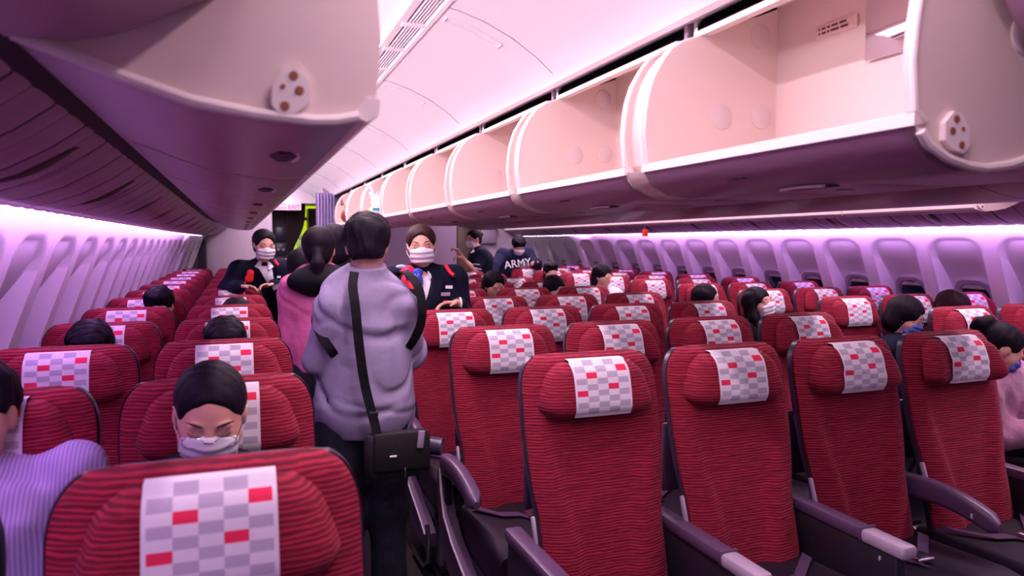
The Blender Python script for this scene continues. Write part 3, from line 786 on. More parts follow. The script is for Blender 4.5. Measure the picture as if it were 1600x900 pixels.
# seat letters on the centre armrests
text('F', 'seat_letter', SEATS['C', 2, 0], (-.256-.0215, -.47, .572), (math.pi/2, 0, -math.pi/2), .022, M['letter'], .0004)
text('E', 'seat_letter', SEATS['C', 3, 0], (-.256-.0265, -.37, .600), (math.pi/2, 0, -math.pi/2), .022, M['letter'], .0004)

# ------------------------------------------------------------------ bodies as signed distance fields
def eul(yaw=0, pitch=0, roll=0):
    """local frame: x to the figure's right-hand side of the picture when it faces -y; y = facing; yaw 0 faces +y (away from the camera)"""
    return np.array(Matrix.Rotation(yaw, 3, 'Z') @ Matrix.Rotation(-pitch, 3, 'X') @ Matrix.Rotation(roll, 3, 'Y'))
class SDF:
    def __init__(s, lo, hi, vox):
        s.lo = np.array(lo, float); s.vox = vox; s.n = np.ceil((np.array(hi, float)-s.lo)/vox).astype(int)+1
        s.V = np.full(s.n, .5, np.float32)
    def region(s, c, r):
        a = np.maximum(np.floor((np.array(c)-r-s.lo)/s.vox).astype(int), 0); b = np.minimum(np.ceil((np.array(c)+r-s.lo)/s.vox).astype(int)+1, s.n)
        if (b <= a).any(): return None
        sl = tuple(slice(i, j) for i, j in zip(a, b))
        ax = [s.lo[k]+s.vox*np.arange(a[k], b[k]) for k in range(3)]
        return sl, np.stack(np.meshgrid(*ax, indexing='ij'), -1).astype(np.float32)
    def un(s, sl, d, k):
        o = s.V[sl]; h = np.maximum(k-np.abs(o-d), 0)/max(k, 1e-6); s.V[sl] = np.minimum(o, d)-h*h*k*.25
    def subt(s, sl, d, k):
        o = s.V[sl]; d = -d; h = np.maximum(k-np.abs(o-d), 0)/max(k, 1e-6); s.V[sl] = np.maximum(o, d)+h*h*k*.25
    def ell(s, c, r, R=None, k=.02, sub=False):
        c = np.array(c, float); r = np.array(r, float); q = s.region(c, r.max()+.03+k)
        if q is None: return s
        sl, P = q; p = P-c
        if R is not None: p = p @ R
        k0 = np.linalg.norm(p/r, axis=-1); k1 = np.linalg.norm(p/(r*r), axis=-1)+1e-9; d = k0*(k0-1)/k1
        (s.subt if sub else s.un)(sl, d.astype(np.float32), k); return s
    def cone(s, a, b, ra, rb, k=.02, flat=None, fs=1.0, sub=False):
        """tapered capsule; flat = axis along which the section is squeezed by fs"""
        a = np.array(a, float); b = np.array(b, float); c = (a+b)/2; R_ = np.linalg.norm(b-a)/2+max(ra, rb)+.03+k
        q = s.region(c, R_)
        if q is None: return s
        sl, P = q; p = P-a; d_ = b-a
        if flat is not None:
            n = np.array(flat, float); n /= np.linalg.norm(n)
            p = p + (p@n)[..., None]*n*(1/fs-1); d_ = d_ + (d_@n)*n*(1/fs-1)
        t = np.clip((p@d_)/(d_@d_+1e-12), 0, 1); e = np.linalg.norm(p-t[..., None]*d_, axis=-1)-(ra+(rb-ra)*t)
        if flat is not None: e = e*np.where(e > 0, (1+fs)/2, fs)
        (s.subt if sub else s.un)(sl, e.astype(np.float32), k); return s
    def chain(s, pts, rs, k=.02, **kw):
        for i in range(len(pts)-1): s.cone(pts[i], pts[i+1], rs[i], rs[i+1], k, **kw)
        return s
    def full(s):
        ax = [s.lo[i]+s.vox*np.arange(s.n[i]) for i in range(3)]; return np.stack(np.meshgrid(*ax, indexing='ij'), -1).astype(np.float32)
    def cut(s, p, n, k=.0):
        """remove everything on the side n points to"""
        n = np.array(n, float); n /= np.linalg.norm(n); P = s.full(); d = (P-np.array(p))@n; s.V = np.maximum(s.V, d.astype(np.float32)); return s
    def warp(s, amp, freq, seed=0, stretch=(1, 1, 1)):
        P = s.full()*np.array(stretch); r_ = np.random.default_rng(seed); N = 0
        for i in range(7):
            w_ = r_.normal(size=3)*freq; N = N + np.sin(P@w_ + r_.uniform(0, 6.3) + 1.5*np.sin(P@(w_[::-1]*.7)))
        s.V = s.V + (amp*N/2.6).astype(np.float32); return s
    def crease(s, amp, n=6, seed=0, freq=20):
        P = s.full(); r_ = np.random.default_rng(seed)
        for i in range(n):
            w_ = r_.normal(size=3); w_[2] *= 1.3; w_ /= np.linalg.norm(w_); w_ *= freq*r_.uniform(.6, 1.3)
            ph = P@w_ + 2.2*np.sin(P@(r_.normal(size=3)*7)+i) + r_.uniform(0, 6)
            msk = .5+.5*np.sin(P@(r_.normal(size=3)*8)+r_.uniform(0, 6))
            s.V = s.V + (amp*np.exp(-(np.sin(ph*.5)/.22)**2)*msk**2).astype(np.float32)
        return s
    def mesh(s, name, mt, R=None, T=None):
        V = s.V.copy(); V[0] = V[-1] = .1; V[:, 0] = V[:, -1] = .1; V[:, :, 0] = V[:, :, -1] = .1
        neg = V < 0; nx, ny, nz = V.shape
        cnt = np.zeros((nx-1, ny-1, nz-1), np.int8)
        for i in (0, 1):
            for j in (0, 1):
                for k in (0, 1): cnt += neg[i:nx-1+i, j:ny-1+j, k:nz-1+k]
        act = (cnt > 0) & (cnt < 8); ids = np.full(act.shape, -1, np.int64); A = np.argwhere(act); ids[act] = np.arange(len(A))
        acc = np.zeros((len(A), 3)); num = np.zeros(len(A))
        for ax in range(3):
            for u in (0, 1):
                for v in (0, 1):
                    o = [0, 0, 0]; oth = [a for a in range(3) if a != ax]; o[oth[0]] = u; o[oth[1]] = v
                    p0 = A+np.array(o); p1 = p0.copy(); p1[:, ax] += 1
                    a = V[tuple(p0.T)]; b = V[tuple(p1.T)]; cr_ = (a < 0) != (b < 0); t = np.where(cr_, a/(a-b+1e-12), 0)
                    pp = np.tile(np.array(o, float), (len(A), 1)); pp[:, ax] = t
                    acc += np.where(cr_[:, None], pp, 0); num += cr_
        vs = (A + acc/num[:, None])*s.vox + s.lo
        F = []
        for ax in range(3):
            b_, c_ = [(1, 2), (2, 0), (0, 1)][ax]
            sl0 = [slice(1, -1)]*3; sl0[ax] = slice(0, -1); sl1 = list(sl0); sl1[ax] = slice(1, None)
            a = neg[tuple(sl0)]; b = neg[tuple(sl1)]; E_ = np.argwhere(a != b)
            if not len(E_): continue
            fl = a[tuple(E_.T)]; base = E_+1; base[:, ax] -= 1
            q = []
            for du, dv in ((-1, -1), (0, -1), (0, 0), (-1, 0)):
                p = base.copy(); p[:, b_] += du; p[:, c_] += dv; q.append(ids[tuple(p.T)])
            q = np.stack(q, 1); q = np.where(fl[:, None], q, q[:, ::-1]); F.append(q)
        F = np.concatenate(F); F = F[(F >= 0).all(1)]
        if R is not None: vs = vs @ np.array(R).T
        if T is not None: vs = vs + np.array(T)
        me = bpy.data.meshes.new(name); me.vertices.add(len(vs)); me.vertices.foreach_set('co', vs.astype(np.float32).ravel())
        me.loops.add(F.size); me.loops.foreach_set('vertex_index', F.astype(np.int32).ravel()); me.polygons.add(len(F))
        me.polygons.foreach_set('loop_start', np.arange(0, F.size, 4, dtype=np.int32)); me.polygons.foreach_set('loop_total', np.full(len(F), 4, np.int32))
        me.polygons.foreach_set('use_smooth', np.ones(len(F), bool)); me.materials.append(mt); me.update(calc_edges=True); me.validate(); return me
def bounds(pts, pad): P = np.array(pts); return P.min(0)-pad, P.max(0)+pad
def head_prims(g, H, R, s=1.0):
    """H centre of the head, R its frame (y = face)"""
    w_ = lambda p: np.array(H)+R@(np.array(p)*s)
    g.ell(w_((0, -.018, .030)), np.array((.074, .092, .082))*s, R, .02)
    g.ell(w_((0, .022, -.020)), np.array((.063, .068, .085))*s, R, .03)
    g.ell(w_((0, .048, -.078)), np.array((.036, .036, .034))*s, R, .03)
    for e in (-1, 1):
        g.ell(w_((.040*e, .045, -.025)), np.array((.030, .034, .035))*s, R, .02)
        g.ell(w_((.031*e, .094, .012)), np.array((.020, .014, .012))*s, R, .010, sub=True)
        g.ell(w_((.031*e, .074, .007)), np.array((.015, .013, .012))*s, R, .006)
        g.ell(w_((.030*e, .078, .026)), np.array((.022, .010, .007))*s, R, .010)
        g.ell(w_((.074*e, -.006, -.004)), np.array((.010, .020, .031))*s, R, .006)
    g.cone(w_((0, .084, .014)), w_((0, .102, -.022)), .007*s, .012*s, .012)
    g.ell(w_((0, .080, -.052)), np.array((.024, .012, .010))*s, R, .008)
def hand_prims(g, W, f, n, side, curl=.5, s=1.0, spread=.10, thumb=.6):
    """W wrist, f towards the fingers, n out of the palm, side towards the thumb"""
    f = np.array(f, float); f /= np.linalg.norm(f); n = np.array(n, float); n -= f*(n@f); n /= np.linalg.norm(n); sd = np.cross(f, n); sd *= side
    W = np.array(W, float); R = np.stack([sd, f, n], 1)
    g.ell(W+f*.042*s, np.array((.040, .050, .015))*s, R, .015)
    for i, (o, L) in enumerate(((.029, .072), (.010, .080), (-.010, .074), (-.028, .058))):
        p = W+f*.078*s+sd*o*s; d = f+sd*o*spread*20; d /= np.linalg.norm(d); r_ = (.0090, .0085, .0080, .0070)
        a = curl*(.6+.1*i)
        for j, q in enumerate((.46, .30, .24)):
            d2 = d*math.cos(a)+n*math.sin(a); p2 = p+d2*L*q*s; g.cone(p, p2, r_[j]*s, r_[j+1]*s, .004); p = p2; a += curl*.75
    p = W+f*.020*s+sd*.030*s; d = sd*.75+f*.6+n*thumb*.5; d /= np.linalg.norm(d)
    p2 = p+d*.040*s; g.cone(p, p2, .013*s, .010*s, .010); d = d*.6+f*.5+n*thumb*.4; d /= np.linalg.norm(d); g.cone(p2, p2+d*.032*s, .010*s, .0080*s, .005)
HAIR = {}
def hair_sdf(style, vox=.006):
    g = SDF((-.16, -.24, -.42 if style in ('long',) else -.22), (.16, .16, .20), vox)
    I = np.eye(3)
    if style == 'short':          # fluffy short cut, nape tapering
        g.ell((0, -.022, .046), (.089, .104, .086), I); g.ell((0, -.055, -.008), (.070, .064, .075), I, .02); g.ell((.0, .03, .10), (.07, .06, .035), I, .03)
        g.ell((0, .115, -.045), (.085, .085, .098), I, .02, sub=True); g.ell((0, -.05, -.112), (.12, .12, .060), I, .02, sub=True)
        for e in (-1, 1): g.ell((.096*e, .004, -.022), (.032, .034, .046), I, .01, sub=True)
        g.warp(.004, 60, 3, (1, 1, .45))
    elif style in ('bun', 'pony', 'tail_high'):
        g.ell((0, -.022, .036), (.082, .100, .086), I); g.ell((0, -.050, -.018), (.066, .058, .066), I, .02)
        g.ell((0, .112, -.045), (.088, .092, .142), I, .012, sub=True)
        for e in (-1, 1): g.ell((.082*e, -.002, -.026), (.022, .024, .040), I, .01, sub=True)
        if style == 'bun': g.ell((0, -.125, .028), (.036, .030, .034), I, .012)
        if style == 'tail_high':
            g.ell((0, -.115, .075), (.030, .030, .028), I, .012); g.chain([(0, -.12, .07), (.012, -.145, .045), (-.01, -.150, .02)], [.026, .028, .018], .02)
        if style == 'pony':
            g.ell((0, -.112, -.015), (.024, .022, .024), I, .012); g.chain([(0, -.12, -.02), (0, -.145, -.07), (0, -.14, -.15)], [.022, .030, .018], .012)
        g.warp(.0015, 90, 5, (1, 1, .3))
    elif style == 'bob':
        g.ell((0, -.020, .038), (.090, .104, .090), I); g.ell((0, -.045, -.04), (.090, .070, .085), I, .03)
        g.ell((0, .125, -.030), (.078, .085, .115), I, .015, sub=True)
        g.warp(.002, 70, 4, (1, 1, .3))
    elif style == 'long':
        g.ell((0, -.020, .038), (.088, .104, .088), I)
        for e in (-1, 1): g.chain([(.070*e, -.01, .02), (.086*e, .005, -.08), (.088*e, .02, -.20), (.075*e, .04, -.34)], [.030, .034, .036, .022], .03)
        g.chain([(0, -.07, 0), (0, -.08, -.15), (0, -.075, -.30)], [.06, .05, .03], .03)
        g.ell((0, .125, -.035), (.062, .085, .105), I, .015, sub=True)
        g.warp(.002, 70, 4, (1, 1, .2))
    return g
def hair_mesh(style, mt):
    if (style, mt.name) not in HAIR: HAIR[style, mt.name] = hair_sdf(style).mesh('hair', mt)
    return HAIR[style, mt.name]
MASKS = {}
def mask_mesh(mt):
    if mt.name not in MASKS:
        g = SDF((-.09, -.02, -.13), (.09, .14, .03), .004); I = np.eye(3)
        g.ell((0, .024, -.035), (.070, .076, .084), I); g.ell((0, .086, -.022), (.026, .024, .030), I, .03); g.ell((0, .052, -.078), (.044, .044, .040), I, .03)
        for e in (-1, 1): g.ell((.036*e, .048, -.030), (.036, .040, .040), I, .02)
        P = g.full(); zz = P[..., 2]; xx = P[..., 0]
        g.V += .0022*np.sin(np.clip((zz+.095)/.085, 0, 1)*3*2*math.pi).astype(np.float32)
        top = zz-(.007-.55*np.abs(xx)**1.3*1.2); g.V = np.maximum(g.V, top.astype(np.float32)); g.cut((0, 0, -.100), (0, .25, -1)); g.cut((0, .030, 0), (0, -1, 0)); 
        for e in (-1, 1): g.cut((.064*e, 0, 0), (e, 0, 0))
        MASKS[mt.name] = g.mesh('face_mask', mt)
    return MASKS[mt.name]
def place(o, H, R, s=1.0):
    mm_ = Matrix([list(R[i]) for i in range(3)]).to_4x4(); mm_ = Matrix.Translation(Vector(H)) @ mm_ @ Matrix.Scale(s, 4); return mm_
def face_parts(root, H, R, s=1.0, hair='short', hmat='hair', mask=None, lids=True, glasses=False, hs=1.0):
    def child(name, me, extra=None):
        o = put(name, me, root); o.matrix_local = root_inv(root) @ place(o, H, R, s*(hs if name == 'hair' else 1)); return o
    child('hair', hair_mesh(hair, M[hmat]))
    if lids:
        b = MB()
        for e in (-1, 1):
            pts = [(e*(.017+.030*t), .0865-.010*t*t+.0015, .005-.006*math.sin(t*math.pi)+.002*t) for t in np.linspace(0, 1, 7)]
            b.tube(pts, [.0008, .0014, .0019, .0020, .0019, .0015, .0008], M['brow'], 6)
        child('eyelashes', b.mesh('eyelashes'))
        for e in (-1, 1):
            b = MB()
            pts = [(e*(.014+.038*t), .0905-.018*t*t, .030+.006*math.sin(t*2.4)) for t in np.linspace(0, 1, 7)]
            b.tube(pts, [.0016, .0028, .0031, .0030, .0025, .0018, .0008], M['brow'], 6)
            child('eyebrow', b.mesh('eyebrow'))
    if mask:
        mk = child('face_mask', mask_mesh(M[mask]))
        b = MB()
        for e in (-1, 1):
            b.tube([(e*.062, .040, -.018), (e*.072, .018, -.004), (e*.080, -.008, .018), (e*.083, -.022, .010)], .0016, M[mask], 6)
            b.tube([(e*.058, .036, -.070), (e*.070, .012, -.050), (e*.079, -.010, -.038), (e*.082, -.020, -.020)], .0016, M[mask], 6)
        child('ear_loops', b.mesh('ear_loops'))
    if glasses:
        b = MB()
        for e in (-1, 1):
            ring = [(e*(.034+.024*math.cos(a)), .106-.010*(math.cos(a)+1)*.5, -.004+.016*math.sin(a)) for a in np.linspace(0, 2*math.pi, 21)]
            b.tube(ring, .0011, M['metal'], 6, caps=False); b.tube([(e*.058, .096, .0), (e*.070, .05, .004), (e*.078, -.01, .006)], .0012, M['shell'], 6)
        b.tube([(-.011, .107, -.001), (0, .110, .001), (.011, .107, -.001)], .0012, M['metal'], 6)
        child('eyeglasses', b.mesh('eyeglasses'))
def root_inv(root): return Matrix.Translation(-Vector(root.location))
def V3(*a): return np.array(a, float)
def body_sdf(J, vox, female=False, hands=None, s=1.0, legs=True):
    """J joints in world coordinates"""
    pts = [v for v in J.values() if isinstance(v, np.ndarray) and v.shape == (3,)]
    lo, hi = bounds(pts, .17); g = SDF(lo, hi, vox); HR = J['HR']
    fl = J['face']     # torso facing direction, flattened along it
    g.chain([J['pelvis'], J['waist'], J['chest']], [.150*s, .130*s, .155*s], .05, flat=fl, fs=.68)
    g.cone(J['chest'], J['neck'], .150*s, .060*s, .05, flat=fl, fs=.75)
    g.cone(J['neck'], J['head']+HR@V3(0, -.02, -.05), .052*s, .050*s, .02)
    for q in 'lr':
        g.cone(J['neck']+(J['sh'+q]-J['neck'])*.3-V3(0, 0, .02), J['sh'+q], .055*s, .060*s, .04)
        g.chain([J['sh'+q], J['el'+q], J['wr'+q]], [.055*s, .042*s, .027*s], .02)
        if legs:
            g.chain([J['hip'+q], J['kn'+q], J['an'+q]], [.085*s, .056*s, .038*s], .03); g.cone(J['an'+q]-V3(0, 0, .04), J['toe'+q], .036*s, .030*s, .02)
    head_prims(g, J['head'], HR, s)
    for h in hands or []: hand_prims(g, *h)
    return g
def cloth(J, vox, parts, mt, name, root, grow=.016, s=1.0, hem=None, hemn=(0, 0, -1), warp=.004, wf=22, seed=1, skirt=None, arms=(1.0, 1.0), collar=None, legs_to=1.0, vneck=False, ak=.03, crease=0, kt=.05):
    fl = J['face']; pts = []
    if 'torso' in parts: pts += [J[k] for k in ('pelvis', 'waist', 'chest', 'neck', 'shl', 'shr')]
    if 'arms' in parts: pts += [J[k+q] for k in ('sh', 'el', 'wr') for q in 'lr']
    if 'legs' in parts: pts += [J['pelvis']]+[J[k+q] for k in ('hip', 'kn', 'an') for q in 'lr']
    lo, hi = bounds(pts, .26 if 'torso' in parts else .17); g = SDF(lo, hi, vox); gr = grow
    if 'torso' in parts:
        g.chain([J['pelvis'], J['waist'], J['chest']], [(skirt or .152)*s+gr, (.134 if not skirt else .150)*s+gr, .160*s+gr], .05, flat=fl, fs=.72)
        g.cone(J['chest'], J['neck']-V3(0, 0, .01), .155*s+gr, .058*s+gr, .05, flat=fl, fs=.80)
        for q in 'lr': g.cone(J['neck']+(J['sh'+q]-J['neck'])*.3-V3(0, 0, .02), J['sh'+q], .055*s+gr, .062*s+gr, .05)
    if 'arms' in parts:
        for q, L in zip('lr', arms):
            w_ = J['el'+q]+(J['wr'+q]-J['el'+q])*(L if L > 0 else 0)
            if L > 0: g.chain([J['sh'+q], J['el'+q], w_], [.060*s+gr, .050*s+gr, .036*s+gr], ak)
            else:
                w_ = J['sh'+q]+(J['el'+q]-J['sh'+q])*(-L); g.cone(J['sh'+q], w_, .060*s+gr, .054*s+gr, .03)
    if 'legs' in parts:
        g.cone(J['pelvis']+V3(0, 0, .05), J['pelvis']-V3(0, 0, .03), .140*s+gr, .145*s+gr, .05, flat=fl, fs=.75)
        for q in 'lr':
            g.chain([J['hip'+q], J['kn'+q], J['kn'+q]+(J['an'+q]-J['kn'+q])*legs_to], [.090*s+gr, .064*s+gr, .052*s+gr], .03)
    if collar is not None: g.cone(J['neck']-V3(0, 0, .03), V3(J['head'][0], J['neck'][1]-.012, collar), .088*s, .073*s, .015); g.cut(V3(0, J['neck'][1], collar-.012), (0, -.25, 1))
    if warp: g.warp(warp, wf, seed, (1, 1, .8))
    if crease: g.crease(crease, 7, seed)
    if hem is not None: g.cut((0, 0, hem), hemn)
    if vneck:
        f = np.array(fl, float); f /= np.linalg.norm(f)
        n0 = J['neck']; g.cone(n0+f*.10-V3(0, 0, .02), n0+f*.22-V3(0, 0, .20), .040, .012, .01, sub=True)
    me = g.mesh(name, mt, T=-np.array(root.location)); return put(name, me, root)
def person(label, J, group=None, **kw):
    loc = kw.get('loc', (float(J['pelvis'][0]), float(J['pelvis'][1]), 0.0 if not kw.get('seated') else 0.0))
    root = empty('person', loc); tag(root, label, 'person', group)
    g = body_sdf(J, kw.get('vox', .008), hands=kw.get('hands'), s=kw.get('s', 1.0))
    put('body', g.mesh('body', M['skin'], T=-np.array(loc)), root)
    return root
def joints(P, face_yaw, lean=0.0, tilt=0.0, height=1.65, seated=False, head_yaw=None, head_pitch=0, head_roll=0, arms=None, torso_len=1.0, head=None):
    """P: ground point (standing) or seat point; face_yaw 0 = facing +y"""
    k = height/1.65; f = V3(-math.sin(face_yaw), math.cos(face_yaw), 0); rt = V3(math.cos(face_yaw), math.sin(face_yaw), 0); upv = V3(0, 0, 1)
    J = {}; hipz = .88*k if not seated else .53
    pv = V3(P[0], P[1], hipz + (0 if not seated else .0)); ax = upv*math.cos(lean)+f*math.sin(lean)+rt*math.sin(tilt); ax /= np.linalg.norm(ax)
    J['pelvis'] = pv; J['waist'] = pv+upv*.08*k+ax*.08*k; J['chest'] = J['waist']+ax*.22*k*torso_len; J['neck'] = J['chest']+ax*.165*k*torso_len
    hy = face_yaw if head_yaw is None else head_yaw
    HR = eul(hy, head_pitch, head_roll); J['HR'] = HR
    J['head'] = J['neck']+ax*.07*k+upv*.075*k+f*.015 + (HR@V3(0, .02, 0))
    if head is not None: J['head'] = np.array(head, float)
    J['shl'] = J['neck']-rt*.165*k-ax*.055*k; J['shr'] = J['neck']+rt*.165*k-ax*.055*k
    J['face'] = f
    for q, e in (('l', -1), ('r', 1)):
        J['hip'+q] = pv+rt*.085*e*k-upv*.03
        if seated:
            J['kn'+q] = J['hip'+q]+f*.42*k+rt*.02*e; J['an'+q] = V3(*(J['kn'+q]+f*.03)[:2], .10)
        else:
            J['kn'+q] = J['hip'+q]-upv*.40*k+f*.015; J['an'+q] = V3(*(J['hip'+q]-f*.01)[:2], .09)
        J['toe'+q] = V3(*(J['an'+q]+f*.14)[:2], .04)
        J['el'+q] = J['sh'+q]-ax*.27*k+rt*.05*e; J['wr'+q] = J['el'+q]+f*.20*k-upv*.10+rt*(-.05)*e
    if arms:
        for a, b in arms.items(): J[a] = np.array(b, float)
    return J

# ------------------------------------------------------------------ people
PI = math.pi
def seated(label, seat_x, seat_y, head, narrow=1.0, yaw=PI, pitch=.25, roll=0, hair='short', hmat='hair', mask=None, glasses=False, top='blackj', face=True, vox=.010, warp=.004, torso=.85, h=1.60, arms=None, hands=None, body_yaw=PI, grow=.014, s=1.0, hs=1.0):
    px = seat_x + (head[0]-seat_x)*.15
    J = joints((px, seat_y-.27), body_yaw, seated=True, height=h, torso_len=torso, head_yaw=yaw, head_pitch=pitch, head_roll=roll, head=head, arms=None)
    for q in 'lr':
        for nm in ('sh', 'el', 'wr', 'hip', 'kn', 'an', 'toe'): J[nm+q][0] = px+(J[nm+q][0]-px)*narrow
    # carry chest and neck over to where the head is
    n = np.array(head)-V3(0, 0, .150)-J['HR']@V3(0, .015, 0); n[2] = head[2]-.145
    d = n-J['neck']
    for a_, w_ in (('neck', 1), ('chest', .62), ('waist', .25), ('shl', .95), ('shr', .95), ('ell', .6), ('elr', .6), ('wrl', .3), ('wrr', .3)): J[a_] = J[a_]+d*w_
    if arms:
        for a_, b_ in arms.items(): J[a_] = np.array(b_, float)
    root = empty('person', (seat_x, seat_y-.27, 0)); tag(root, label, 'person'); T = -np.array(root.location)
    put('body', body_sdf(J, vox, hands=hands(J) if hands else None, s=s).mesh('body', M['skin'], T=T), root)
    cloth(J, vox, ('torso', 'arms'), M[top], 'top', root, grow=grow, warp=warp, seed=int(abs(seat_y)*10), arms=(.92, .92))
    cloth(J, max(vox, .010), ('legs',), M['denim'], 'trousers', root, grow=.012, warp=.004)
    face_parts(root, J['head'], J['HR'], s, hair, hmat, mask, face, glasses, hs)
    return root, J
# woman reading behind the nearest seat
seated('woman with glasses and white mask looking down behind the nearest left seat', -.053, 2.065, (-.072, 1.90, 1.108), pitch=.42, roll=-.06, hair='pony', mask='maskw', glasses=True, vox=.006, torso=.72)
r_, J_ = seated('man in a purple striped shirt at the left edge of the picture', -.575, 2.065, (-.560, 1.93, 1.135), narrow=.72, pitch=.05, hair='short', top='striped', vox=.007, torso=.80, warp=.006,
       arms={'shl': (-.385, 1.97, .965), 'ell': (-.350, 1.84, .72), 'wrl': (-.42, 1.62, .66)}, grow=.02)
b = MB(); b.box((-.395, 1.795, .825), (-.325, 1.805, .845), M['creamrim'], .002); tb = b.mesh('sleeve_tab'); o_ = put('sleeve_tab', tb, r_); o_.matrix_local = Matrix.Translation(-Vector(r_.location))
seated('dark-haired passenger whose crown rises over the fourth left window seat', -.565, 3.67, (-.588, 3.50, 1.065), narrow=.72, pitch=.55, hair='short', face=False)
seated('passenger with only a dark crown showing, sixth row of the left window seats', -.565, 5.276, (-.470, 5.08, 1.120), narrow=.72, pitch=.4, hair='short', face=False, vox=.012)
seated('dark-haired passenger hiding the headrest cloth of the fourth left aisle seat', -.053, 3.67, (-.062, 3.50, 1.060), pitch=.5, hair='short', face=False)
seated('passenger low behind the left aisle seats, sixth row, only a strip of dark hair showing', -.053, 5.276, (-.02, 5.06, 1.035), pitch=.5, hair='short', face=False, vox=.012)
seated('woman with long black hair and white mask asleep in the right block', 3.651, 4.517, (3.43, 4.28, 1.085), yaw=PI+.25, pitch=-.12, roll=.22, hair='long', mask='maskw', vox=.008, torso=.8)
seated('person with a dark bob, glasses and blue mask looking down in the right block', 4.163, 3.714, (3.93, 3.50, 1.045), yaw=PI+.55, pitch=.45, hair='bob', mask='maskb', glasses=True, top='navy', vox=.008, torso=.8, hs=1.05)
seated('passenger with brown hair beside the right block window, head bent', 4.675, 3.714, (4.37, 3.53, 1.075), yaw=PI+.5, pitch=.5, hair='bob', hmat='hair_brown', face=False)
seated('passenger with black hair turned to the windows, fifth row of the right block', 3.651, 5.319, (3.56, 5.10, 1.055), yaw=PI+.9, pitch=.2, roll=.2, hair='bob', face=True)
seated('tall passenger with dark hair in the seventh row of the right block', 3.651, 6.925, (3.44, 6.70, 1.175), yaw=PI+.5, pitch=.3, hair='bob', face=False, vox=.012, top='white_shirt')
seated('passenger with dark hair in the centre block beside the right aisle, sixth row', 2.569, 6.135, (2.58, 5.92, 1.105), yaw=PI+.4, pitch=.3, hair='bob', face=False, vox=.012)
seated('passenger with dark hair inside the centre block, sixth row', 2.057, 6.135, (2.02, 5.92, 1.150), yaw=PI+.2, pitch=.3, hair='bob', face=False, vox=.012)
seated('farthest seated passenger, a dark crown below the man in the navy sweatshirt', 3.651, 8.53, (3.57, 8.32, 1.155), pitch=.3, hair='short', face=False, vox=.012)
# woman bending over her phone at the right edge
def rw_hands(J): return [(J['wrl'], (.55, -.75, -.15), (0, .2, 1), 1, .9), (J['wrr'], (.3, -.9, -.1), (0, .2, 1), -1, .9)]
r_, J_ = seated('woman in a mauve pink fleece with tied black hair bending over, at the right edge', 3.651, 2.911, (3.345, 2.45, 1.015), yaw=PI+.95, pitch=.62, hair='tail_high', mask='maskb', top='pinkknit', vox=.007, torso=.8, body_yaw=PI+.5, warp=.006,
       arms={'shl': (3.235, 2.46, .85), 'ell': (3.28, 2.42, .62), 'wrl': (3.50, 2.24, .66), 'shr': (3.60, 2.60, .86), 'elr': (3.72, 2.40, .62), 'wrr': (3.64, 2.24, .64)}, hands=None, grow=.024)
ph = MB(); ph.box((3.56, 2.08, .66), (3.63, 2.20, .669), M['shell'], .004); ph.box((3.563, 2.085, .669), (3.627, 2.195, .6705), mat('phone_glass', (.05, .08, .15), .1), 0)
tag(ph.build('mobile_phone'), 'dark mobile phone in the hands of the woman at the right edge', 'phone')

def standing(label, J, vox, hands=None, s=1.0):
    root = empty('person', (float(J['pelvis'][0]), float(J['pelvis'][1]), 0)); tag(root, label, 'person'); T = -np.array(root.location)
    put('body', body_sdf(J, vox, hands=hands, s=s).mesh('body', M['skin'], T=T), root)
    cloth(J, max(.009, vox), ('legs',), M['denim'], 'trousers', root, grow=.016, warp=.004, s=s)
    sh_ = MB()
    for q in 'lr':
        a, b = J['an'+q], J['toe'+q]; d = (b-a); d[2] = 0; d /= np.linalg.norm(d); a0 = a-d*.07
        n_ = V3(-d[1], d[0], 0); rings = []
        for t in np.linspace(0, 1, 9):
            c = a0+d*.27*t; wv = .030+.016*math.sin(math.pi*min(1, t*1.05))**.7; h = .075*(1-t)**.6+.035
            rings.append([(c[0]+n_[0]*wv*math.cos(x_), c[1]+n_[1]*wv*math.cos(x_), .002+h*(.5+.5*math.sin(x_))) for x_ in np.linspace(0, 2*PI, 13)[:-1]])
        sh_.loft(rings, M['blackj'])
    o = sh_.build('shoes', root); o.matrix_local = Matrix.Translation(-Vector(root.location))
    return root
def local_child(name, b, root, ang=40):
    o = b.build(name, root, ang=ang); o.matrix_local = Matrix.Translation(-Vector(root.location)); return o
# man in the lilac jacket
J = joints((.455, 2.92), -.12, lean=.06, height=1.66, head_yaw=-.22, head_pitch=.12, head=(.474, 2.93, 1.505),
    arms={'neck': (.465, 2.915, 1.355), 'shl': (.345, 2.90, 1.270), 'shr': (.592, 2.90, 1.280), 'ell': (.288, 2.95, 1.055), 'elr': (.648, 2.97, 1.075), 'wrl': (.335, 3.17, 1.09), 'wrr': (.59, 3.18, 1.11)})
man = standing('man in a lilac grey jacket seen from behind in the left aisle', J, .007, hands=[(J['wrl'], (.4, .9, .1), (0, 0, -1), 1, .7), (J['wrr'], (-.4, .9, .1), (0, 0, -1), -1, .7)])
cloth(J, .0065, ('torso', 'arms'), M['lilac'], 'jacket', man, grow=.020, hem=.765, skirt=.182, warp=.005, wf=15, seed=5, arms=(.88, .88), collar=1.450, ak=.012, crease=.016)
face_parts(man, J['head'], J['HR'], 1.0, 'short', 'hair', None, False, hs=1.01)
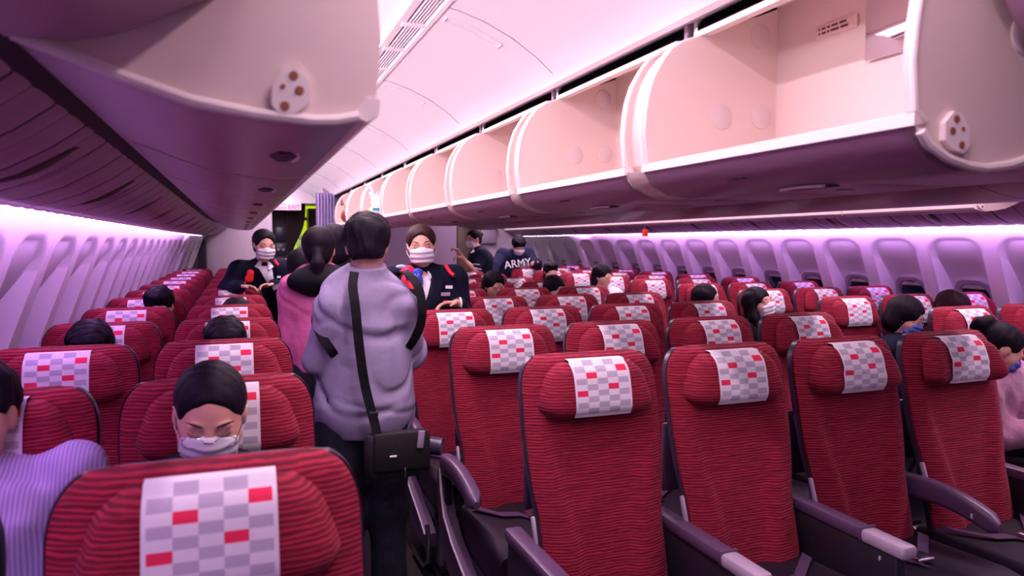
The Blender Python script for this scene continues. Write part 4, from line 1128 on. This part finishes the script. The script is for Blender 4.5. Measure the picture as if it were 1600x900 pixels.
# shoulder bag hanging behind his hip
bg = empty('shoulder_bag', (.52, 2.70, 0)); tag(bg, 'black shoulder bag hanging at the hip of the man in the lilac jacket', 'bag')
def bagpart(name, b, par=bg): o = b.build(name, par); o.matrix_local = Matrix.Translation(-Vector(bg.location)) if par is bg else Matrix.Identity(4); return o
b = MB(); b.box((.415, 2.64, .655), (.655, 2.72, .825), M['bagblack'], .025); bagpart('bag_body', b)
b = MB(); b.box((.440, 2.628, .690), (.645, 2.645, .832), M['bagblack'], .012); bagpart('bag_flap', b)
b = MB(); b.box((.598, 2.615, .770), (.622, 2.622, .835), M['armcap'], .006, rot=Matrix.Rotation(.12, 3, 'Y')); bagpart('luggage_tag', b)
b = MB(); b.box((.548, 2.62, .665), (.556, 2.628, .705), M['metal'], .002); bagpart('zip_pull', b)
b = MB(); b.box((.495, 2.618, .745), (.522, 2.624, .753), M['letter'], .003); bagpart('bag_emblem', b)
b = MB(); b.tube([(.66, 2.68, .76), (.70, 2.66, .755)], [.034, .034], M['shell'], 16); bagpart('lens_barrel', b)
sp = [(.405, 2.80, 1.41), (.392, 2.755, 1.36), (.396, 2.722, 1.28), (.405, 2.71, 1.15), (.420, 2.705, 1.02), (.437, 2.690, .93), (.452, 2.672, .86), (.458, 2.66, .82)]
def smooth_path(pts, n=6):
    P = [np.array(p, float) for p in pts]; P = [2*P[0]-P[1]]+P+[2*P[-1]-P[-2]]; out = []
    for i in range(1, len(P)-2):
        for t in np.linspace(0, 1, n, endpoint=False):
            a, b, c, d = P[i-1:i+3]; out.append(tuple(.5*((2*b)+(c-a)*t+(2*a-5*b+4*c-d)*t*t+(3*b-a-3*c+d)*t**3)))
    return out+[tuple(P[-2])]
def ribbon(pts, wv, th, mt, up_=(1, 0, 0)):
    rings = []; u_ = Vector(up_); pts = smooth_path(pts)
    for i, p in enumerate(pts):
        p = Vector(p); t = (Vector(pts[min(i+1, len(pts)-1)])-Vector(pts[max(i-1, 0)])).normalized(); a = (u_-t*u_.dot(t)).normalized(); n_ = t.cross(a)
        rings.append([p+a*wv+n_*th, p-a*wv+n_*th, p-a*wv-n_*th, p+a*wv-n_*th])
    return MB().loft(rings, mt)
bagpart('bag_strap', ribbon(sp, .017, .002, M['blackj']))
b = MB(); b.box((.433, 2.680, .885), (.467, 2.700, .905), M['shell'], .003); bagpart('strap_buckle', b)
# backpack worn on his front: straps curl round both shoulders
bp = empty('backpack', (.47, 3.2, 0)); tag(bp, 'black backpack worn on the front, its straps round the shoulders of the man in lilac', 'bag')
b = MB(); b.box((.35, 3.085, .98), (.58, 3.22, 1.30), M['bagblack'], .04); o = b.build('backpack_body', bp); o.matrix_local = Matrix.Translation(-Vector(bp.location))
for sx, x0 in ((-1, .325), (1, .612)):
    if sx < 0: pts = [(x0+.02, 3.07, 1.22), (x0-.03, 3.02, 1.235), (x0-.050, 2.95, 1.225), (x0-.048, 2.885, 1.195), (x0-.030, 2.845, 1.155), (x0-.005, 2.835, 1.115), (x0+.015, 2.86, 1.08), (x0+.02, 2.98, 1.05)]
    else: pts = [(x0-sx*.03, 3.07, 1.27), (x0-sx*.02, 3.0, 1.375), (x0+sx*.000, 2.90, 1.405), (x0+sx*.035, 2.825, 1.36), (x0+sx*.048, 2.795, 1.28), (x0+sx*.042, 2.800, 1.20), (x0+sx*.012, 2.84, 1.12), (x0-sx*.01, 2.95, 1.06), (x0-sx*.01, 3.08, 1.03)]
    o = ribbon(pts, .017, .003, M['blackj']).build('shoulder_strap', bp); o.matrix_local = Matrix.Translation(-Vector(bp.location))
# woman in the pink jacket
J = joints((.405, 4.03), .05, lean=.03, height=1.62, head_yaw=-.15, head_pitch=.05, head=(.398, 4.02, 1.480),
    arms={'neck': (.400, 4.01, 1.345), 'shl': (.265, 4.03, 1.265), 'shr': (.545, 4.03, 1.265), 'ell': (.250, 4.05, 1.02), 'wrl': (.29, 4.28, 1.02), 'elr': (.58, 4.05, 1.02), 'wrr': (.54, 4.28, 1.02)})
pk = standing('woman in a pink jacket with black hood and ponytail in the left aisle', J, .009)
cloth(J, .009, ('torso', 'arms'), M['pinkj'], 'jacket', pk, grow=.018, hem=.84, skirt=.162, warp=.004, wf=14, seed=9, arms=(.9, .9), ak=.015, crease=.008)
g = SDF((.13, 3.80, 1.10), (.68, 4.20, 1.46), .008)
g.ell((.40, 3.93, 1.325), (.170, .10, .085), np.eye(3), .02); g.ell((.40, 4.08, 1.38), (.09, .12, .14), np.eye(3), .03, sub=True); g.warp(.004, 25, 2)
put('hood', g.mesh('hood', M['blackj'], T=-np.array(pk.location)), pk)
face_parts(pk, J['head'], J['HR'], 1.0, 'pony', 'hair', None, False, hs=1.06)
# person in the dark coat in front of her
J = joints((.545, 4.75), 0.1, height=1.68, head_yaw=.2, head_pitch=.1, head=(.548, 4.74, 1.500))
dk = standing('dark-haired passenger in a black coat, mostly hidden ahead of the pink jacket', J, .011)
cloth(J, .011, ('torso', 'arms'), M['blackj'], 'coat', dk, grow=.030, hem=.80, skirt=.17, warp=.006, arms=(.9, .9))
face_parts(dk, J['head'], J['HR'], 1.0, 'bob', 'hair', None, False, hs=1.08)

def collar(J, root, mt='white_shirt', rad=.072, s=1.0):
    """two pointed shirt collar wings round the neck, open at the front"""
    f = J['face']; n0 = J['neck']; rt = np.array((-f[1], f[0], 0)); rt = -rt; axz = V3(0, 0, 1)
    b = MB()
    for e in (-1, 1):
        lo_, hi_ = [], []
        for t in np.linspace(0, 1, 9):
            a = PI - t*(PI-.30); rr_ = (rad+.006)*s
            hi_.append(n0+(rt*e*math.sin(a)*.062+f*math.cos(a)*.060)*s+axz*(.050-.025*t)*s)
            ext = .012+.035*t**3
            lo_.append(n0+(rt*e*math.sin(a)*(.078+ext*.3)+f*math.cos(a)*(.080+ext))*s+axz*(.012-.050*t**2.2)*s)
        rg = [[tuple(h), tuple(l), tuple(l+f*.004-axz*.004), tuple(h+f*.004-axz*.004)] for h, l in zip(hi_, lo_)]
        b.loft(rg, M[mt])
    return local_child('shirt_collar', b, root)
def shirt_front(J, root, L=.26, w0=.045, mt='white_shirt', off=.150):
    """shirt panel in the opening of the jacket"""
    f = J['face']; rt = np.array((f[1], -f[0], 0)); c0 = J['neck']+f*.070-V3(0, 0, .015); ax = J['chest']-J['neck']; ax /= np.linalg.norm(ax)
    b = MB(); rings = []
    for t in np.linspace(0, 1, 8):
        wv = w0*(1-t)**.8+.006; p = c0+ax*L*t+f*(off-.070)*min(1, (t*2.2)**.7)
        rings.append([tuple(p+rt*wv*u+f*.010*(1-u*u)) for u in np.linspace(-1, 1, 7)]+[tuple(p+rt*wv*u-f*.012) for u in np.linspace(1, -1, 7)])
    b.loft(rings, M[mt]); return local_child('shirt', b, root)
def badge(J, root, name, e, down, w_, h_, mt, off=.150, lat=.09):
    f = J['face']; rt = np.array((-f[1], f[0], 0))*-1; c = J['neck']+rt*e*lat-V3(0, 0, down)+f*off; b = MB()
    pts = [tuple(c+rt*w_*a+V3(0, 0, 1)*h_*q) for a, q in ((-1, -1), (1, -1), (1, 1), (-1, 1))]
    b.loft([pts, [tuple(np.array(p)+f*.004) for p in pts]], M[mt]); return local_child(name, b, root)
# stewardess leaning over the left seats
J = joints((.40, 6.42), PI+.05, height=1.66, head_yaw=PI+.25, head_pitch=.25, head_roll=-.05, head=(.190, 6.08, 1.498),
    arms={'waist': (.36, 6.38, 1.03), 'chest': (.23, 6.24, 1.20), 'neck': (.185, 6.14, 1.355), 'shr': (.005, 6.16, 1.305), 'shl': (.335, 6.17, 1.31), 'elr': (-.085, 6.12, 1.16), 'wrr': (.005, 5.98, 1.185), 'ell': (.40, 6.14, 1.12), 'wrl': (.25, 6.00, 1.19)})
s1 = standing('stewardess in navy jacket and white mask leaning over the left seats', J, .007, hands=[(J['wrr'], (.9, -.15, .02), (0, -.3, -1), -1, .6), (J['wrl'], (-.8, -.3, .05), (0, -.4, -1), 1, .7)])
cloth(J, .008, ('torso', 'arms'), M['navy'], 'jacket', s1, grow=.018, hem=.82, skirt=.155, warp=.003, arms=(.93, .93), vneck=True)
collar(J, s1); shirt_front(J, s1)
face_parts(s1, J['head'], J['HR'], 1.05, 'bun', 'hair', 'maskw', True)
g = SDF((-.02, 5.9, 1.18), (.16, 6.2, 1.36), .005); g.ell((.085, 6.045, 1.285), (.026, .022, .030)); g.ell((.075, 6.040, 1.245), (.034, .016, .032)); g.warp(.002, 60)
put('scarf', g.mesh('scarf', M['redtrim'], T=-np.array(s1.location)), s1)
b = MB(); b.tube([(.262, 6.06, 1.385), (.290, 6.035, 1.345)], .011, M['redtrim'], 8); local_child('red_trim', b, s1)
badge(J, s1, 'name_badge', -1, .10, .014, .008, 'letter', off=.125, lat=.10)
b = MB(); b.box((.235, 5.86, 1.190), (.330, 5.95, 1.194), M['paper'], .001, rot=Matrix.Rotation(-.45, 3, 'Y') @ Matrix.Rotation(.3, 3, 'X')); cd = b.build('boarding_card'); tag(cd, 'grey card held by the stewardess who leans over the left seats', 'card')
# stewardess with the silk scarf in the centre
J = joints((.66, 4.12), PI-.15, height=1.66, head_yaw=PI-.22, head_pitch=.12, head_roll=.05, head=(1.008, 4.27, 1.497),
    arms={'waist': (.80, 4.16, 1.03), 'chest': (.98, 4.25, 1.18), 'neck': (1.02, 4.29, 1.350), 'shr': (.850, 4.31, 1.300), 'shl': (1.205, 4.27, 1.300), 'elr': (.80, 4.20, 1.05), 'wrr': (.86, 4.02, 1.16), 'ell': (1.235, 4.20, 1.075), 'wrl': (1.155, 4.03, 1.175)})
s2 = standing('stewardess in navy jacket with red and blue scarf behind the centre seats', J, .006, hands=[(J['wrl'], (-.95, -.12, .03), (0, -.25, -1), 1, .55), (J['wrr'], (.5, -.7, -.2), (0, -.2, -1), -1, .7)])
cloth(J, .007, ('torso', 'arms'), M['navy'], 'jacket', s2, grow=.018, hem=.80, skirt=.155, warp=.003, arms=(.80, .80), vneck=True)
collar(J, s2); shirt_front(J, s2)
face_parts(s2, J['head'], J['HR'], 1.07, 'bun', 'hair_brown', 'maskw', True)
def blob(name, parts, mt, root, vox=.005, warp=.002):
    P = np.array([p[0] for p in parts]); g = SDF(P.min(0)-.08, P.max(0)+.08, vox)
    for c, r_ in parts: g.ell(c, r_, np.eye(3), .012)
    g.warp(warp, 50); return put(name, g.mesh(name, mt, T=-np.array(root.location)), root)
blob('scarf', [((.905, 4.185, 1.355), (.045, .028, .035)), ((.900, 4.150, 1.300), (.040, .018, .050)), ((.930, 4.135, 1.255), (.034, .014, .040))], M['scarf'], s2)
blob('scarf_knot', [((.958, 4.155, 1.345), (.032, .018, .028)), ((.962, 4.130, 1.300), (.022, .010, .040)), ((.892, 4.135, 1.335), (.012, .010, .035))], M['scarfb'], s2)
blob('scarf_end', [((.872, 4.19, 1.380), (.034, .02, .014)), ((.938, 4.142, 1.315), (.007, .012, .030))], M['scarfl'], s2, warp=.001)
b = MB(); b.tube([(1.135, 4.20, 1.385), (1.150, 4.15, 1.345), (1.165, 4.13, 1.33)], .011, M['redtrim'], 8); local_child('red_trim', b, s2)
badge(J, s2, 'name_badge', -1, .085, .020, .009, 'letter', off=.165, lat=.135); badge(J, s2, 'service_pin', -1, .125, .026, .010, 'armcap', off=.168, lat=.115)
badge(J, s2, 'red_pin', -1, .165, .016, .004, 'redtrim', off=.17, lat=.115)
b = MB(); w0_ = J['wrl']; b.tube([tuple(w0_+V3(.018, .004+.030*math.cos(a), .030*math.sin(a))) for a in np.linspace(0, 2*PI, 17)], .006, M['letter'], 6, caps=False); local_child('bracelet', b, s2)
# stewardess in profile, far right aisle
J = joints((2.98, 9.2), PI/2+.25, lean=.05, height=1.68, head_yaw=PI/2+.35, head_pitch=.25, head=(2.855, 9.18, 1.560),
    arms={'neck': (2.905, 9.19, 1.42), 'shr': (2.93, 9.34, 1.36), 'shl': (2.92, 9.04, 1.36), 'ell': (2.82, 8.98, 1.16), 'wrl': (2.64, 9.02, 1.33), 'elr': (2.82, 9.25, 1.18), 'wrr': (2.64, 9.2, 1.42)})
s3 = standing('stewardess in short sleeves seen in profile at the far right aisle', J, .009, hands=[(J['wrl'], (-.9, 0, .2), (0, 0, -1), 1, 1.1, .85), (J['wrr'], (-.8, 0, .4), (0, 0, -1), -1, 1.7, .8)])
cloth(J, .010, ('torso', 'arms'), M['navy'], 'blouse', s3, grow=.016, hem=.85, skirt=.155, warp=.003, arms=(-.75, -.75))
collar(J, s3)
b = MB(); e_ = J['shl']+(J['ell']-J['shl'])*.74; b.tube([tuple(e_-V3(0, 0, -.03)), tuple(e_+V3(-.01, -.005, -.035))], .066, M['white_shirt'], 16); local_child('white_cuff', b, s3)
face_parts(s3, J['head'], J['HR'], 1.05, 'bun', 'hair', 'maskw', True)
# man in the navy sweatshirt
J = joints((3.13, 9.72), PI, height=1.74, head_yaw=PI-.05, head_pitch=.75, head=(3.535, 9.33, 1.475),
    arms={'waist': (3.24, 9.68, 1.02), 'chest': (3.44, 9.55, 1.20), 'neck': (3.53, 9.43, 1.37), 'shr': (3.345, 9.45, 1.355), 'shl': (3.71, 9.46, 1.38), 'elr': (3.19, 9.35, 1.20), 'wrr': (3.13, 9.25, 1.03), 'ell': (3.80, 9.35, 1.20), 'wrl': (3.73, 9.14, 1.25)})
am = standing('man in a navy sweatshirt bending forward beyond the right block', J, .010, hands=[(J['wrr'], (-.2, -.3, -.9), (0, 1, 0), -1, .5), (J['wrl'], (-.8, -.3, .1), (0, -.3, -1), 1, .9)])
cloth(J, .010, ('torso', 'arms'), M['sweat'], 'sweatshirt', am, grow=.026, hem=.86, skirt=.165, warp=.005, arms=(.93, .93))
face_parts(am, J['head'], J['HR'], 1.05, 'short', 'hair', 'maskw', False)
t = text('ARMY', 'sweatshirt_lettering', am, (3.50-J['pelvis'][0], 9.268-J['pelvis'][1], 1.235), (PI/2-.15, -.12, 0), .145, M['letter'], .002)
ph = MB(); ph.box((3.645, 9.03, 1.225), (3.685, 9.05, 1.32), M['shell'], .004); tag(ph.build('mobile_phone'), 'dark phone held by the bending man in the navy sweatshirt', 'phone')
# carry-on things in the open centre bins
bgw = empty('plastic_bag', (1.14, 6.45, Z(.2))); tag(bgw, 'white plastic bag with teal print sticking out of the centre bins', 'bag')
def put_bag(parts, root, mt, name, vox=.008, warp=.006):
    P = np.array([p[0] for p in parts]); g = SDF(P.min(0)-.2, P.max(0)+.2, vox)
    for c, r_ in parts: g.ell(c, r_, np.eye(3), .03)
    g.warp(warp, 18, 4); return put(name, g.mesh(name, mt, T=-np.array(root.location)), root)
put_bag([((1.17, 6.500, Z(.275)), (.10, .19, .065)), ((1.18, 6.600, Z(.35)), (.07, .11, .07)), ((1.16, 6.650, Z(.43)), (.05, .07, .03))], bgw, M['bagwhite'], 'bag_body')
b = MB(); b.tube([(1.15, 6.760, Z(.38)), (1.12, 6.760, Z(.47)), (1.11, 6.650, Z(.50)), (1.12, 6.560, Z(.44))], .012, M['bagwhite'], 8)
def lc(name, b, root): o = b.build(name, root); o.matrix_local = Matrix.Translation(-Vector(root.location)); return o
lc('bag_handle', b, bgw)
b = MB(); b.box((1.075, 6.315, Z(.27)), (1.16, 6.325, Z(.295)), M['tealprint'], .003); lc('bag_print', b, bgw)
b = MB(); b.disc((1.068, 6.480, Z(.265)), (-1, -.3, 0), .03, .006, M['yellow']); lc('bag_emblem', b, bgw)
bb = empty('leather_bag', (1.15, 8.470, Z(.2))); tag(bb, 'brown leather bag leaning out of the far centre bins', 'bag')
put_bag([((1.16, 8.420, Z(.33)), (.07, .13, .10)), ((1.15, 8.420, Z(.27)), (.06, .09, .06))], bb, M['brownbag'], 'bag_body', warp=.010)
b = MB(); b.tube([(1.10, 8.370, Z(.42)), (1.09, 8.420, Z(.47)), (1.10, 8.500, Z(.42))], .010, M['brownbag'], 8); lc('bag_handle', b, bb)
